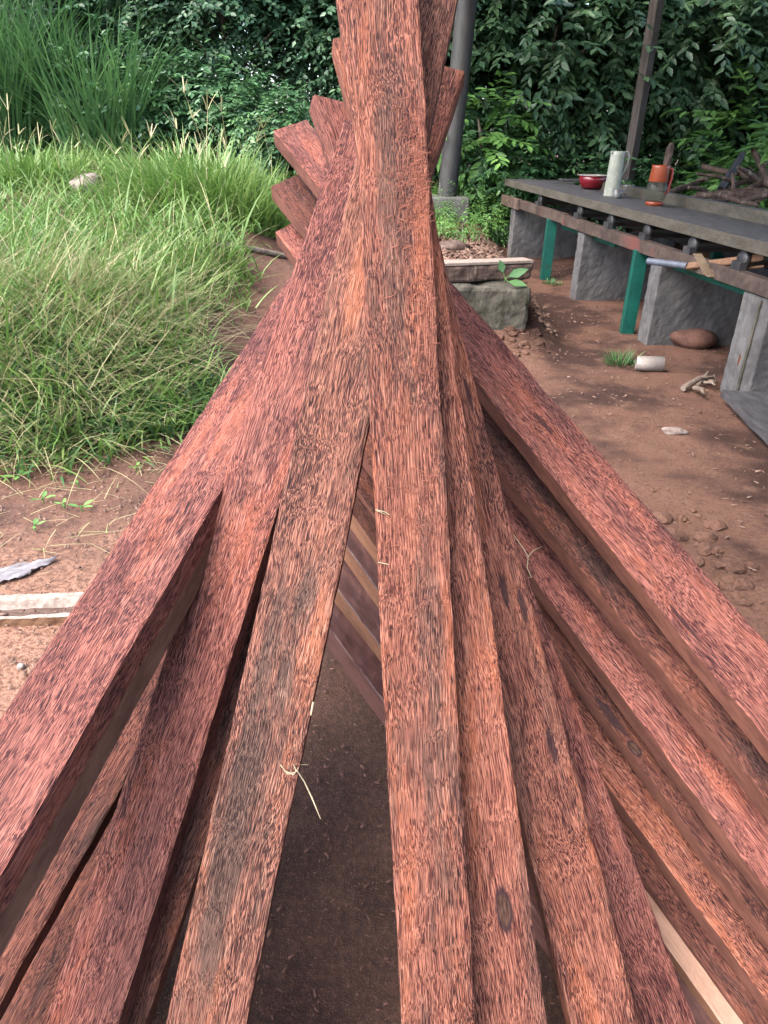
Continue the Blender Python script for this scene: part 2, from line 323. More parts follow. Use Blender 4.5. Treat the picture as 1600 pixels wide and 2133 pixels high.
# ------------------------------------------------------------------ the rack of planks
GROUP = 'planks crossed in the drying rack'
def plank(label, Lt, Rt, Lb, Rb, zt, zb, roll=0.0, thick=.042, mat='palm', ext=0.0, seed=0, wob=1.0, feet=True, side_mat=None):
    """Lt/Rt upper corners and Lb/Rb two lower points of the board's upper face as surveyed; depth zt and zb; roll = right edge deeper than left"""
    r_ = np.random.default_rng(seed+100)
    tl, tr, bl, br = at(*Lt, zt-roll/2), at(*Rt, zt+roll/2), at(*Lb, zb-roll/2), at(*Rb, zb+roll/2)
    mt, mb = (tl+tr)/2, (bl+br)/2
    ya = (mt-mb).normalized(); xa = ((tr-tl)+(br-bl)); xa = (xa - ya*xa.dot(ya)).normalized(); za = xa.cross(ya)
    wt = abs((tr-tl).dot(xa)); wb = abs((br-bl).dot(xa))
    skew = (tr-tl).dot(ya)/max(wt, .01)
    L0 = (mt-mb).length
    dn = 0.0
    if feet:
        dn = (mb.z - .03 - abs(za.z)*0)/ya.z
    dn = max(dn, -.3)
    foot = mb - ya*dn; Lf = L0+dn+ext
    print('plank %-60s w %.3f %.3f len %.2f foot %.2f %.2f %.2f top z %.2f incl %.0f' % (label[:58], wt, wb, Lf, *foot, mt.z, math.degrees(math.asin(ya.z))))
    wslope = (wt-wb)/L0
    prof = []                                                       # cross-section, upper face first
    nW = 7
    bev = .004
    for i in range(nW): prof.append((-1+2*i/(nW-1), 0.0, i in (0, nW-1)))
    N = max(12, int(Lf/.022))
    vs_, fs_ = [], []
    npf = nW+6
    sd_ = seed*3.1
    t_ = np.linspace(0, 1, N+1)
    def wave(k_, amp):
        f_ = np.array([2.3, 5.1, 11.0, 23.0]); a_ = np.array([.45, .25, .2, .16])*amp; ph = r_.random(4)*6.28
        return (a_[None]*np.sin(t_[:, None]*Lf*f_[None]*2+ph[None])).sum(1) + r_.normal(0, amp*.16, N+1)
    eL, eR, bow, side = wave(0, .0009*wob), wave(1, .0009*wob), wave(2, .0015*wob), wave(3, .0014*wob)
    eL2, eR2 = wave(4, .001*wob), wave(5, .001*wob)
    for e_ in (eL, eR):
        for q in range(int(Lf*4)):
            j0 = r_.integers(2, N-2); e_[j0:j0+r_.integers(1, 4)] += (1 if e_ is eL else -1)*r_.uniform(.0004, .0014)
    for j in range(N+1):
        yy = t_[j]*Lf
        hw = (wb + wslope*(yy-dn))/2
        hw = min(max(hw, .04), .066)
        sk = skew if j == N else 0.0
        row = []
        for i in range(nW):
            u = -1+2*i/(nW-1); x_ = u*hw + (eL[j] if u < -.9 else eR[j] if u > .9 else 0)
            z_ = bow[j] + (r_.normal(0, .0006) if 0 < i < nW-1 else 0) - (.0012+abs(r_.normal(0, .0007)) if i in (0, nW-1) else 0)
            row.append((x_, z_))
        row[1] = (-hw+bev, row[1][1]); row[nW-2] = (hw-bev, row[nW-2][1])
        row.append((hw+eR[j]*.6+.0005, bow[j]-thick*.5)); row.append((hw+eR2[j], bow[j]-thick+.003)); row.append((hw-.005, bow[j]-thick))
        row.append((-hw+.005, bow[j]-thick)); row.append((-hw+eL2[j], bow[j]-thick+.003)); row.append((-hw+eL[j]*.6-.0005, bow[j]-thick*.5))
        for (x_, z_) in row:
            jag = r_.normal(0, .0012) if j == N else 0
            vs_.append((x_+side[j], yy + (skew*x_ if j == N else skew*x_*.7 if j == N-1 else 0) + jag, z_))
    mi = []
    for j in range(N):
        for i in range(npf):
            mi.append(1 if i >= nW+3 else 0)
            a, b = j*npf+i, j*npf+(i+1) % npf
            fs_.append((a, b, b+npf, a+npf))
    fs_.append(tuple(range(npf-1, -1, -1))); fs_.append(tuple(N*npf+i for i in range(npf)))
    me = bpy.data.meshes.new('palm_wood_plank'); me.from_pydata(vs_, [], fs_); me.update()
    o = link('palm_wood_plank', me, M[mat])
    if seed == 8: me.materials.append(M['saw_pale']); me.polygons.foreach_set('material_index', np.array([1 if i % npf == nW else 0 for i in range(N*npf)]+[0, 0], dtype=np.int32))
    if side_mat:
        me.materials.append(M[side_mat])
        me.polygons.foreach_set('material_index', np.array(mi+[0, 0], dtype=np.int32))
    o.matrix_world = Matrix(((xa.x, ya.x, za.x, foot.x), (xa.y, ya.y, za.y, foot.y), (xa.z, ya.z, za.z, foot.z), (0, 0, 0, 1)))
    tag(o, label, 'plank', GROUP)
    o['_'] = 0; del o['_']
    return o
P = {}
P['C1'] = plank('steepest plank, topmost in the middle of the rack, fuzzy and dark near its top', (728, 0), (873, 0), (835, 2133), (990, 2133), 1.10, .99, .0, .04, ext=.30, seed=1)
P['R1'] = plank('plank with an oval dark knot, just right of the steepest middle plank', (702, 0), (847, 0), (985, 2133), (1140, 2133), 1.155, 1.035, .0, .04, ext=.22, seed=2)
P['L1'] = plank('brown-stained plank just left of the middle plank, a dry seed head lying on its edge', (814, 0), (952, 0), (345, 2133), (512, 2133), 1.24, .97, .0, .04, ext=.12, seed=3, mat='palm_brown')
P['L2'] = plank('rosy plank second to the left of the middle plank, with a thin pale right side', (715, 250), (835, 232), (90, 2133), (247, 2133), 1.325, 1.055, -.012, .042, seed=4, mat='palm_rosy')
P['R2'] = plank('plank right of the knotted one, with a black streak along its right edge', (693, 80), (803, 68), (1190, 2133), (1332, 2133), 1.375, 1.10, .012, .042, seed=5)
P['L2b'] = plank('shaded plank under the rosy left one, its cut top leaning right past the middle plank', (860, 118), (967, 150), (155, 2133), (303, 2133), 1.43, 1.13, -.01, .042, 'palm', seed=6)
P['R3'] = plank('dotted plank under the black-streaked plank, its square cut top standing up to the left', (652, 198), (735, 216), (1320, 2133), (1449, 2133), 1.50, 1.165, .03, .045, seed=7, mat='palm_rosy')
P['L3'] = plank('broad outermost plank on the left side with a dark speckled edge', (642, 503), (722, 575), (-100, 1633), (50, 1766), 1.66, .88, -.095, .082, seed=8, ext=.12, mat='palm_rosy')
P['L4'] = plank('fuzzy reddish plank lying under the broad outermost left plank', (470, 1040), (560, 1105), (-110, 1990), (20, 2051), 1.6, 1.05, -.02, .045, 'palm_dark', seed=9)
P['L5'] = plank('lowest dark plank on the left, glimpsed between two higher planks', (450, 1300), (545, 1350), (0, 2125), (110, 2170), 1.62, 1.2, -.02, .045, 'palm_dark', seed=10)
RF = [('outermost right-hand plank, brightest pink, its split top jutting out to the upper left', (570, 270), (640, 250), (1600, 1548), (1697, 1446), 2.0, 1.14, 'palm_rosy'),
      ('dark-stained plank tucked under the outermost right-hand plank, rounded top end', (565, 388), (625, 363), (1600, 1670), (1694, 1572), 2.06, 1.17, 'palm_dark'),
      ('light pink plank third in from the right edge of the rack', (575, 482), (632, 455), (1600, 1859), (1694, 1765), 2.12, 1.20, 'palm_rosy'),
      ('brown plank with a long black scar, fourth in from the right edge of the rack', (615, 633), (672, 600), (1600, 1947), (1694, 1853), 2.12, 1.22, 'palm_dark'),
      ('finely dotted plank left of the one with the black scar', (600, 740), (657, 705), (1600, 2088), (1694, 1994), 2.1, 1.24, 'palm'),
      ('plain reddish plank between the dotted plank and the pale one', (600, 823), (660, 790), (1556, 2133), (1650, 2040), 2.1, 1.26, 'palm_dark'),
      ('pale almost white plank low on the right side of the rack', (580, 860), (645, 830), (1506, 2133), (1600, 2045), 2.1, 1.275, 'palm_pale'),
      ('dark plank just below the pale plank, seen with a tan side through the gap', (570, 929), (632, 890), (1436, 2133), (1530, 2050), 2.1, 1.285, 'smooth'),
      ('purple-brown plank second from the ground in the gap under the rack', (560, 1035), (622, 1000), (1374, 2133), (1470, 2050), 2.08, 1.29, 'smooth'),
      ('lowest round-edged plank in the gap, nearest the dark ground', (540, 1106), (600, 1098), (1283, 2133), (1375, 2055), 2.05, 1.29, 'smooth')]
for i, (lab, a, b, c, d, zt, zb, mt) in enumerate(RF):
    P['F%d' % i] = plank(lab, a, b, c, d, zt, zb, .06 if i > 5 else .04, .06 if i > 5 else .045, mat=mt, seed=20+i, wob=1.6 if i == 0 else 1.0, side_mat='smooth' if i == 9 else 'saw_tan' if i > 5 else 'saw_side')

def blades(base, length, width, az, lean, curl, S=4, twist=None, taper=(1, .95, .8, .52, 0.02)):
    n = len(base); p = np.array(base, float); th = lean.copy(); d = np.stack([np.cos(az), np.sin(az), np.zeros(n)], 1)
    tw = az + math.pi/2 + (twist if twist is not None else 0); wv = np.stack([np.cos(tw), np.sin(tw), np.zeros(n)], 1)
    pts = [p.copy()]
    for i in range(S):
        p = p + (length/S)[:, None]*(np.cos(th)[:, None]*np.array([0, 0, 1.0]) + np.sin(th)[:, None]*d); th = th + curl/S; pts.append(p.copy())
    V = np.zeros((n, (S+1)*2, 3))
    for i in range(S+1):
        hw = (width*taper[i]*.5)[:, None]*wv; V[:, 2*i] = pts[i]-hw; V[:, 2*i+1] = pts[i]+hw
    b_ = (np.arange(n)*(S+1)*2)[:, None]
    fq = np.concatenate([b_+np.array([[2*i, 2*i+1, 2*i+3, 2*i+2]]) for i in range(S)], 0)
    return V.reshape(-1, 3), fq, pts[-1], th
def merge(*vf):
    Vs, Fs, o_ = [], [], 0
    for V_, F_ in vf: Vs.append(V_); Fs.append(F_+o_); o_ += len(V_)
    return np.concatenate(Vs), np.concatenate(Fs)
def grassmesh(name, Vf, mat, base=None, parent=None):
    V_, F_ = Vf
    if base is not None: V_ = V_ - np.array(base)[None]
    me = npmesh(name, V_, [F_]); return link(name, me, mat, parent, None if parent else base)

# ------------------------------------------------------------------ knot, scars and dry grass lying on the planks
def on_plank(o, px, py, lift=.0):
    """point on a plank's upper face under a surveyed pixel"""
    mw = o.matrix_world; n_ = mw.to_3x3() @ Vector((0, 0, 1)); d = (fwd + (px-800)/F*rt - (py-1066.5)/F*up)
    t = (mw.translation - CAM).dot(n_)/d.dot(n_)
    return CAM + d*t + n_*lift
def mark(o, kind_mat, spots):
    """knots and scars at surveyed places become part of this board's own wood material"""
    inv = o.matrix_world.inverted(); ms = []
    for (px, py, rx, ry, kd) in spots:
        c = inv @ on_plank(o, px, py); ms.append((c.x, c.y, rx, ry, kd))
    o.data.materials[0] = mat_palm(kind_mat+'_marked', *PAL[kind_mat], stain_amt=.5, marks=ms)
mark(P['R1'], 'palm', [(1050, 1895, .013, .034, 'knot')])
mark(P['R2'], 'palm', [(1089, 1262, .0055, .030, 'scar'), (976, 822, .004, .032, 'scar'), (1150, 1555, .006, .03, 'scar'), (1050, 1230, .006, .03, 'scar')])
mark(P['F3'], 'palm_dark', [(1271, 1490, .010, .045, 'scar'), (1322, 1558, .010, .018, 'knot')])
mark(P['F0'], 'palm_rosy', [(1132, 882, .006, .036, 'scar'), (1420, 1290, .004, .04, 'scar')])

def fibres(o, spots, n, seed):
    r_ = np.random.default_rng(seed); inv = o.matrix_world.inverted(); Bs = []
    for (px, py, sx, sy, wt) in spots:
        c = inv @ on_plank(o, px, py); k_ = int(n*wt); Bs.append(np.stack([c.x+np.clip(r_.normal(0, sx, k_), -.046-c.x, .046-c.x)*r_.uniform(.5, 1, k_), r_.normal(c.y, sy, k_), np.full(k_, .0005)], 1))
    B = np.concatenate(Bs); k_ = len(B)
    V_, F_, _, _ = blades(B, r_.uniform(.005, .017, k_), r_.uniform(.0006, .0012, k_), r_.normal(1.57, 1.2, k_), r_.uniform(.9, 1.5, k_), r_.uniform(-.5, .9, k_), S=3, taper=(1, .9, .7, .3))
    x_ = grassmesh('loose_fibres', (V_, F_), M['fibre'], None, o); x_['kind'] = 'stuff'
M['fibre'] = mat_leaf('fibre', (.10, .032, .022), (.20, .075, .05), (.05, .018, .014), .8, 0, .15)
def straw(name, pts, rad, label, cat='straw', group=None):
    m = MB()
    for path in pts: m.tube(path, [rad]*(len(path)-1)+[rad*.5], 5)
    return tag(m.build(name, M['straw']), label, cat, group)
def pl(o, pts, lift=.003): return [on_plank(o, x, y, lift) for x, y in pts]
fibres(P['C1'], [(870, 345, .02, .05, .25), (860, 420, .03, .06, .3), (880, 610, .02, .09, .25), (890, 1040, .025, .05, .12), (830, 1130, .03, .12, .2)], 900, 1)
fibres(P['F1'], [(1060, 860, .03, .12, .5), (1130, 960, .03, .12, .5)], 500, 2)
e1 = on_plank(P['L1'], 620, 1605, .003)
tip = at(668, 1706, 1.02)
straw('seed_head', [pl(P['L1'], [(585, 1592), (600, 1612), (620, 1606)]), pl(P['L1'], [(618, 1606), (612, 1592)]) + [at(642, 1593, 1.04)],
                    pl(P['L1'], [(592, 1604), (612, 1613), (623, 1598)]), [e1, at(634, 1628, 1.035), at(650, 1662, 1.03), tip]], .0011,
      'dry grass seed head caught on the edge of the plank left of the middle gap', 'seed head')
straw('straw', [pl(P['C1'], [(782, 1062), (800, 1066), (812, 1073)]), pl(P['C1'], [(785, 1064), (804, 1072)])], .0009, 'bent bit of straw lying highest on the middle plank by its left edge', 'straw', 'bits of straw on the planks')
straw('straw', [pl(P['C1'], [(788, 1171), (810, 1176)])], .001, 'short straight bit of straw lower down on the left edge of the middle plank', 'straw', 'bits of straw on the planks')
straw('straw', [pl(P['F2'], [(1068, 1120), (1088, 1148), (1098, 1166)], .012) + pl(P['F2'], [(1097, 1185), (1106, 1206), (1088, 1203)], .006), pl(P['F2'], [(1098, 1164), (1110, 1150), (1128, 1142)], .008)], .0011,
      'long folded straw poking out beside the black-streaked plank', 'straw', 'bits of straw on the planks')
straw('straw', [pl(P['L1'], [(653, 1462), (650, 1478), (648, 1490)], .002)], .0018, 'tiny yellowish sliver on the right edge of the brown-stained plank', 'straw', 'bits of straw on the planks')

# ------------------------------------------------------------------ the sawmill bench on the right
tO, tN = at(1052, 372, 9.1), at(1700, 530, 3.9)
tU = (tN-tO).normalized(); tV = Vector((-tU.y, tU.x, 0)).normalized()
if tV.x < 0: tV = -tV
tW = tU.cross(tV).normalized()
if tW.z < 0: tW = -tW
TL = (tN-tO).length + 1.6
def tp(u, v, w_): return tO + tU*u + tV*v + tW*w_
def on_table(px, py, w_=0.0):
    d = fwd + (px-800)/F*rt - (py-1066.5)/F*up
    o_ = tp(0, 0, w_); return CAM + d*((o_-CAM).dot(tW)/d.dot(tW))
def u_at(px, v=0, w_=0):                     # bench coordinate whose front edge shows at a surveyed column
    lo, hi = 0, TL
    for _ in range(40):
        m_ = (lo+hi)/2; q = tp(m_, v, w_)-CAM; x_ = 800+F*q.dot(rt)/q.dot(fwd)
        if x_ < px: lo = m_
        else: hi = m_
    return lo
print('bench', [round(c, 2) for c in tO], [round(c, 2) for c in tN])
bench = empty('sawmill_bench', tp(TL/2, .3, -.9), 'long low sawmill bench of dark weathered boards over steel rollers and green legs', 'workbench')
bench.location.z = gz(bench.location.x, bench.location.y)
def bx(u0, u1, v0, v1, w0, w1, name, mat, bevel=.004, **kw):
    m = MB(); m.box(tp(u0, v0, w0), tU*(u1-u0), tV*(v1-v0), tW*(w1-w0)); o = m.build(name, mat, bench, bevel=bevel, **kw)
    if mat == M['grey_wood']:                                   # sawn edge of the board
        o.data.materials.append(M['board_edge'])
        for p in o.data.polygons:
            if p.normal.dot(tV) < -.7 or abs(p.normal.dot(tU)) > .7: p.material_index = 1
    return o
bx(0, TL, 0, .41, -.078, 0, 'board', M['grey_wood'])
bx(.55, TL, .435, .655, -.078, -.010, 'board', M['grey_wood'])
bx(-.02, .5, .425, .75, -.07, -.004, 'board', M['grey_wood'])
bx(1.35, TL, .665, .76, -.06, .075, 'back_beam', M['grey_wood'])
bx(.02, .72, -.03, .03, -.30, -.185, 'rail', M['brown_wood'])
bx(.74, 2.2, -.012, .06, -.285, -.19, 'rail', M['rail'])
bx(2.21, TL, -.018, .06, -.295, -.20, 'rail', M['rail'])
bx(.1, TL, .72, .80, -.32, -.2, 'back_rail', M['black_steel'])
for px in (1118, 1200, 1263, 1338, 1432, 1535):
    u_ = u_at(px, 0, -.14); m = MB()
    m.lathe(tp(u_, .03, -.135), [(0, 0), (.052, 0), (.056, .006), (.056, .03), (.05, .034), (.05, .6), (.056, .604), (.056, .64), (0, .64)], 20, tV)
    m.box(tp(u_-.05, .0, -.20), tU*.1, tV*.05, tW*.05)
    m.build('roller', M['black_steel'], bench)
for px in (1152, 1338):
    u_ = u_at(px, .03, -.3); a = tp(u_, .02, -.28); m = MB(); g = gz(a.x, a.y)-.03
    m.box(Vector((a.x-.055, a.y-.03, g)), (.11, 0, 0), (0, .07, 0), (0, 0, a.z-g)); m.build('leg', M['green_paint'], bench, bevel=.004)
    a = tp(u_, .7, -.28); m = MB(); g = gz(a.x, a.y)-.03
    m.box(Vector((a.x-.05, a.y-.03, g)), (.1, 0, 0), (0, .07, 0), (0, 0, a.z-g)); m.build('leg', M['green_paint'], bench, bevel=.004)
    m = MB(); m.box(tp(u_+.08, .1, -.36), tU*1.35, tV*.05, tW*.06); m.build('crossbar', M['green_paint'], bench, bevel=.003)
# concrete pillars under the bench: each a slab running back under it
PG = 'concrete pillars under the bench'
for i, (px, th, lab) in enumerate(((1065, .15, 'farthest concrete pillar under the bench, at its far end'), (1204, .15, 'narrow chipped concrete pillar between the two green legs'),
                                   (1357, .17, 'concrete pillar beside the second green leg, crumbling at its foot'), (1548, .30, 'nearest pale concrete pillar with a groove and a rust stain'))):
    u_ = u_at(px, 0, -.33); a = tp(u_, .0, -.305); g = gz(a.x, a.y)-.12
    uh = Vector((tU.x, tU.y, 0)).normalized()
    m = MB(); m.box(Vector((a.x, a.y, g)), uh*th, tV*(.95 if i < 3 else .75), (0, 0, a.z-g))
    o = m.build('concrete_pillar', M['concrete'], None, base=(a.x, a.y, g), bevel=.008)
    s_ = o.modifiers.new('sub', 'SUBSURF'); s_.subdivision_type = 'SIMPLE'; s_.levels = s_.render_levels = 5
    t = bpy.data.textures.new('clouds', 'CLOUDS'); t.noise_scale = .05; t.noise_depth = 4
    d_ = o.modifiers.new('disp', 'DISPLACE'); d_.texture = t; d_.strength = .013; d_.texture_coords = 'GLOBAL'
    tag(o, lab, 'pillar', PG)
    if i == 3:
        fr = a + uh*(th*.62); m = MB()
        M['rust'] = mat_simple('rust', (.05, .018, .010), (.09, .035, .018), 30, (1, 1, 1), .9, .1, .6, .003)
        c = Vector((a.x, a.y, 0)) + uh*(th*.42) - tV*.006; c.z = g + (a.z-g)*.47
        vs_ = [c+tV*-.002]; n = 14
        for k_ in range(n):
            an = 2*math.pi*k_/n; vs_.append(c + uh*(.014*math.cos(an)) + Vector((0, 0, .05*math.sin(an)))+tV*.008)
        m.add(vs_, [(0, 1+(k_+1) % n, 1+k_) for k_ in range(n)], True); m.build('rust_stain', M['rust'], o)
        m = MB(); m.box(Vector((fr.x, fr.y, g+.05))-tV*.012, uh*.022, tV*.03, (0, 0, a.z-g-.07)); m.build('groove', M['old_concrete'], o)
        m = MB(); c = Vector((a.x, a.y, a.z-.0)) + uh*(th*.36)+tV*.06
        m.lathe(c, [(0, .0), (.035, .0), (.035, .03), (.02, .045), (.02, .07), (0, .07)], 10); m.build('bolt', M['concrete'], o)

# things on the bench
def lathe_thing(name, base, prof, mat, label, cat, parts=(), group=None, n=30):
    e = empty(name, base, label, cat, group)
    m = MB(); m.lathe(base, prof, n); m.build(parts[0] if parts else 'body', mat, e); return e
b = on_table(1232, 392)
bowl = lathe_thing('enamel_bowl', b, [(0, 0), (.10, 0), (.118, .01), (.143, .07), (.156, .128), (.151, .128), (.138, .07), (.11, .016), (0, .012)], M['red_enamel'], 'dark red enamel bowl on the far end of the bench', 'bowl', ('body',))
m = MB(); m.lathe(b, [(.1565, .127), (.166, .128), (.167, .133), (.158, .137), (.149, .132), (.1505, .127)], 32); m.build('rim', M['white_rim'], bowl)
b = on_table(1273, 409)
jug = lathe_thing('enamel_jug', b, [(0, 0), (.074, 0), (.076, .01), (.066, .36), (.068, .40), (.0655, .40), (.063, .36), (.07, .012), (0, .01)], M['jug'], 'tall pale grey-green enamel jug standing beside the red bowl', 'jug', ('body',))
m = MB(); hx = (rt*.9+fwd*.2); hx.z = 0; hx.normalize(); z_ = Vector((0, 0, 1))
m.tube([b+hx*.062+z_*.385, b+hx*.10+z_*.40, b+hx*.125+z_*.36, b+hx*.118+z_*.28, b+hx*.085+z_*.20, b+hx*.066+z_*.17], .009, 8); m.build('handle', M['jug'], jug)
m = MB(); m.box(b-hx*.08+z_*.375, hx*.03, hx.cross(z_)*.03, z_*.024); m.build('spout', M['jug'], jug, bevel=.006)
b = on_table(1284, 413); c1 = lathe_thing('tin_cup', b, [(0, 0), (.034, 0), (.036, .01), (.042, .085), (.039, .085), (.033, .012), (0, .01)], M['tin'], 'small tin cup right in front of the tall jug', 'cup')
m = MB(); m.tube([b+hx*.04+z_*.07, b+hx*.065+z_*.06, b+hx*.06+z_*.03, b+hx*.038+z_*.02], .004, 6); m.build('handle', M['tin'], c1)
b = on_table(1307, 404); c2 = lathe_thing('tin_cup', b, [(0, 0), (.045, 0), (.05, .01), (.055, .07), (.062, .085), (.058, .085), (.05, .068), (.044, .012), (0, .01)], M['tin'], 'squat dark cup behind and right of the tall jug', 'cup')
m = MB(); m.tube([b+hx*.055+z_*.07, b+hx*.08+z_*.06, b+hx*.075+z_*.03, b+hx*.048+z_*.02], .004, 6); m.build('handle', M['tin'], c2)
b = on_table(1362, 428)
pit = lathe_thing('plastic_pitcher', b, [(0, .03), (.072, .03), (.078, .045), (.092, .10), (.09, .15), (.074, .195), (.070, .195), (.086, .148), (.088, .10), (.074, .048), (0, .036)], M['clear'], 'clear plastic pitcher with an orange top and base and a red handle', 'pitcher')
m = MB(); m.lathe(b, [(0, 0), (.074, 0), (.077, .02), (.075, .032), (0, .032)], 28); m.build('base', M['orange'], pit)
m = MB(); m.lathe(b, [(.076, .190), (.080, .2), (.072, .30), (.074, .32), (.068, .32), (.066, .30), (.072, .2), (.07, .19)], 28); m.build('collar', M['orange'], pit)
m = MB(); m.tube([b+hx*.075+z_*.30, b+hx*.115+z_*.29, b+hx*.12+z_*.22, b+hx*.11+z_*.13, b+hx*.088+z_*.09], .012, 8); m.build('handle', M['red_plastic'], pit)
m = MB(); q0, q1 = on_table(1163, 376), on_table(1215, 372); m.box(q0, tV*.42, tU*.16, tW*.025); tag(m.build('loose_board', M['grey_wood'], bevel=.003), 'short loose board lying on the bench left of the red bowl', 'board')

# tools resting along the bench's rail
TG = 'tools hanging at the bench rail'
def rest(px, py, z): return at(px, py, z)
m = MB(); m.tube([rest(1350, 544, 5.25), rest(1432, 554, 5.0)], .024, 14); pp = m.build('steel_pipe', M['grey_pipe']); tag(pp, 'grey steel pipe lying against the pillar below the bench', 'pipe', TG)
m = MB(); m.box(rest(1428, 560, 5.0), rest(1466, 556, 4.92)-rest(1428, 560, 5.0), fwd*.035, up*.045); tag(m.build('tool_handle', M['tan_wood'], bevel=.008), 'short stub of tan wooden handle at the end of the grey pipe', 'tool handle', TG)
m = MB(); a = rest(1476, 555, 4.85); m.box(a, rest(1592, 541, 4.45)-a, fwd*.035, up*.045); tag(m.build('tool_handle', M['tan_wood'], bevel=.01), 'long tan wooden handle running past the strap under the bench', 'tool handle', TG)
m = MB(); a = rest(1500, 566, 4.80); m.box(a, rest(1592, 556, 4.5)-a, fwd*.02, up*.014); tag(m.build('slat', M['tan_wood'], bevel=.003), 'thin tan slat just below the long wooden handle', 'slat', TG)
m = MB(); ctr = [(1452, 528, 4.88), (1464, 548, 4.84), (1474, 570, 4.80), (1483, 577, 4.79), (1490, 570, 4.79), (1486, 560, 4.80)]
pts = [rest(*c) for c in ctr]
for i in range(len(pts)-1): m.box(pts[i]-rt*.028, rt*.062, pts[i+1]-pts[i], fwd*.006)
tag(m.build('leather_strap', M['strap'], bevel=.002), 'brown strap looped over the tool handles below the bench', 'strap', TG)
m = MB(); a = rest(1520, 585, 4.75); m.tube([rest(1530, 578, 4.85), rest(1610, 608, 4.35)], .035, 10); tag(m.build('branch', M['twig'], rough=.01), 'rough pale branch lying on top of the nearest pillar', 'branch')

def gp(px, py, dz=0.0):
    """where the surveyed line of sight meets the terrain"""
    d = fwd + (px-800)/F*rt - (py-1066.5)/F*up
    t = .6
    while t < 60:
        q = CAM + d*t
        if q.z <= gz(q.x, q.y): break
        t += .02
    return Vector((q.x, q.y, gz(q.x, q.y)+dz))
# ------------------------------------------------------------------ column, post, roof
cb = gp(931, 463)+Vector((0, .25, 0)); col = empty('column', (cb.x, cb.y, gz(cb.x, cb.y)), 'thick round grey column on a square concrete plinth', 'column')
g = gz(cb.x, cb.y); m = MB(); m.box((cb.x-.27, cb.y-.27, g-.2), (.54, 0, 0), (0, .54, 0), (0, 0, .2+.26)); m.build('plinth', M['concrete'], col, bevel=.02)
lean = Vector((.047, 0, 1)); m = MB(); c0 = Vector((cb.x, cb.y, g+.255)); m.tube([c0, c0+lean*1.2, c0+lean*2.4, c0+lean*3.3], .122, 26); m.build('shaft', M['column'], col)
pb = at(1322, 372, 9.3); g = gz(pb.x, pb.y); m = MB()
dx = Vector((math.cos(.75), math.sin(.75), 0))*.15; dy = Vector((-math.sin(.75), math.cos(.75), 0))*.11
m.box((pb.x-.08, pb.y, g-.2), dx, dy, (0, 0, 3.9)); tag(m.build('roof_post', M['post_wood'], bevel=.006), 'square timber post rising behind the bench', 'post')

# ------------------------------------------------------------------ things on the ground
def blob(name, c, rx, ry, rz, mat, label, cat, group=None, seed=0, rough=.25, sub=3):
    import bmesh
    bm = bmesh.new(); bmesh.ops.create_icosphere(bm, subdivisions=sub, radius=1)
    r_ = np.random.default_rng(seed); ks = r_.normal(0, 1, (7, 3))*1.6; ph = r_.random(7)*6.28
    for v in bm.verts:
        d = 1 + rough*sum(math.sin(ks[i] @ np.array(v.co)*1.5+ph[i]) for i in range(7))/4
        v.co = Vector((v.co.x*rx*d, v.co.y*ry*d, v.co.z*rz*d))
    me = bpy.data.meshes.new(name); bm.to_mesh(me); bm.free()
    for p in me.polygons: p.use_smooth = True
    o = link(name, me, mat, None, c); return tag(o, label, cat, group)
for n_, c in (('beam', (0, 1300)), ('rock', (185, 395)), ('P4', (1510, 820)), ('block', (1050, 700)), ('cup', (1345, 765)), ('soil', (520, 620)), ('colbase', (935, 465)), ('lane', (1300, 850)), ('grassfar', (200, 300))): print(n_, [round(x, 2) for x in gp(*c)])
a = gp(-260, 1325); c = gp(420, 1296); dr = (c-a).normalized(); sd_ = Vector((-dr.y, dr.x, 0)).normalized()
m = MB(); L_ = (c-a).length
M['hollow'] = mat_simple('hollow_wood', (.04, .023, .018), (.10, .066, .052), 9, (1, 9, 9), .85, .2, .6, .004)
sec = [(0, 0), (.002, .022), (0, .05), (.012, .055), (.02, .038), (.05, .024), (.085, .03), (.10, .056), (.128, .060), (.135, 0)]
N = 40; vs_ = []; r_ = np.random.default_rng(5)
for j in range(N+1):
    for (v_, h_) in sec: vs_.append(a + dr*(L_*j/N) + sd_*(v_+r_.normal(0, .0015)) + Vector((0, 0, h_-.01+r_.normal(0, .0018 if h_ > .02 else 0))))
fs_ = [(j*10+i, (j+1)*10+i, (j+1)*10+(i+1) % 10, j*10+(i+1) % 10) for j in range(N) for i in range(10)] + [tuple(range(10)), tuple(N*10+i for i in range(9, -1, -1))]
m.add(vs_, fs_); ob = m.build('offcut_beam', M['pale_wood']); ob.data.materials.append(M['hollow']); ob.data.materials.append(M['tan_wood'])
for i_, p_ in enumerate(ob.data.polygons[:N*10]): p_.material_index = 2 if i_ % 10 in (0, 1) else 1 if i_ % 10 in (3, 4, 5) else 0
tag(ob, 'pale hollowed offcut beam lying on the sawdust at the left', 'beam')
# film
c = gp(8, 1205); n = 14; vs_ = []; r_ = np.random.default_rng(3)
for i in range(n):
    for j in range(n):
        u_, v_ = i/(n-1)-.5, j/(n-1)-.5; vs_.append(c + Vector((u_*.22 + v_*.07+r_.normal(0, .004), v_*.15+u_*.12, .010+.009*math.sin(u_*13+v_*9)*math.cos(v_*17)+abs(r_.normal(0, .004)))))
m = MB(); m.add(vs_, [(i*n+j, (i+1)*n+j, (i+1)*n+j+1, i*n+j+1) for i in range(n-1) for j in range(n-1)], True)
o = m.build('plastic_scrap', M['film']); sl = o.modifiers.new('thick', 'SOLIDIFY'); sl.thickness = .0015; tag(o, 'crumpled whitish plastic scrap on the sawdust by the left edge', 'plastic scrap')
tag(o, None, None)
blob('rock', gp(187, 402, .07), .16, .13, .13, M['stone'], 'brown speckled rock half hidden in the grass', 'rock', seed=4)
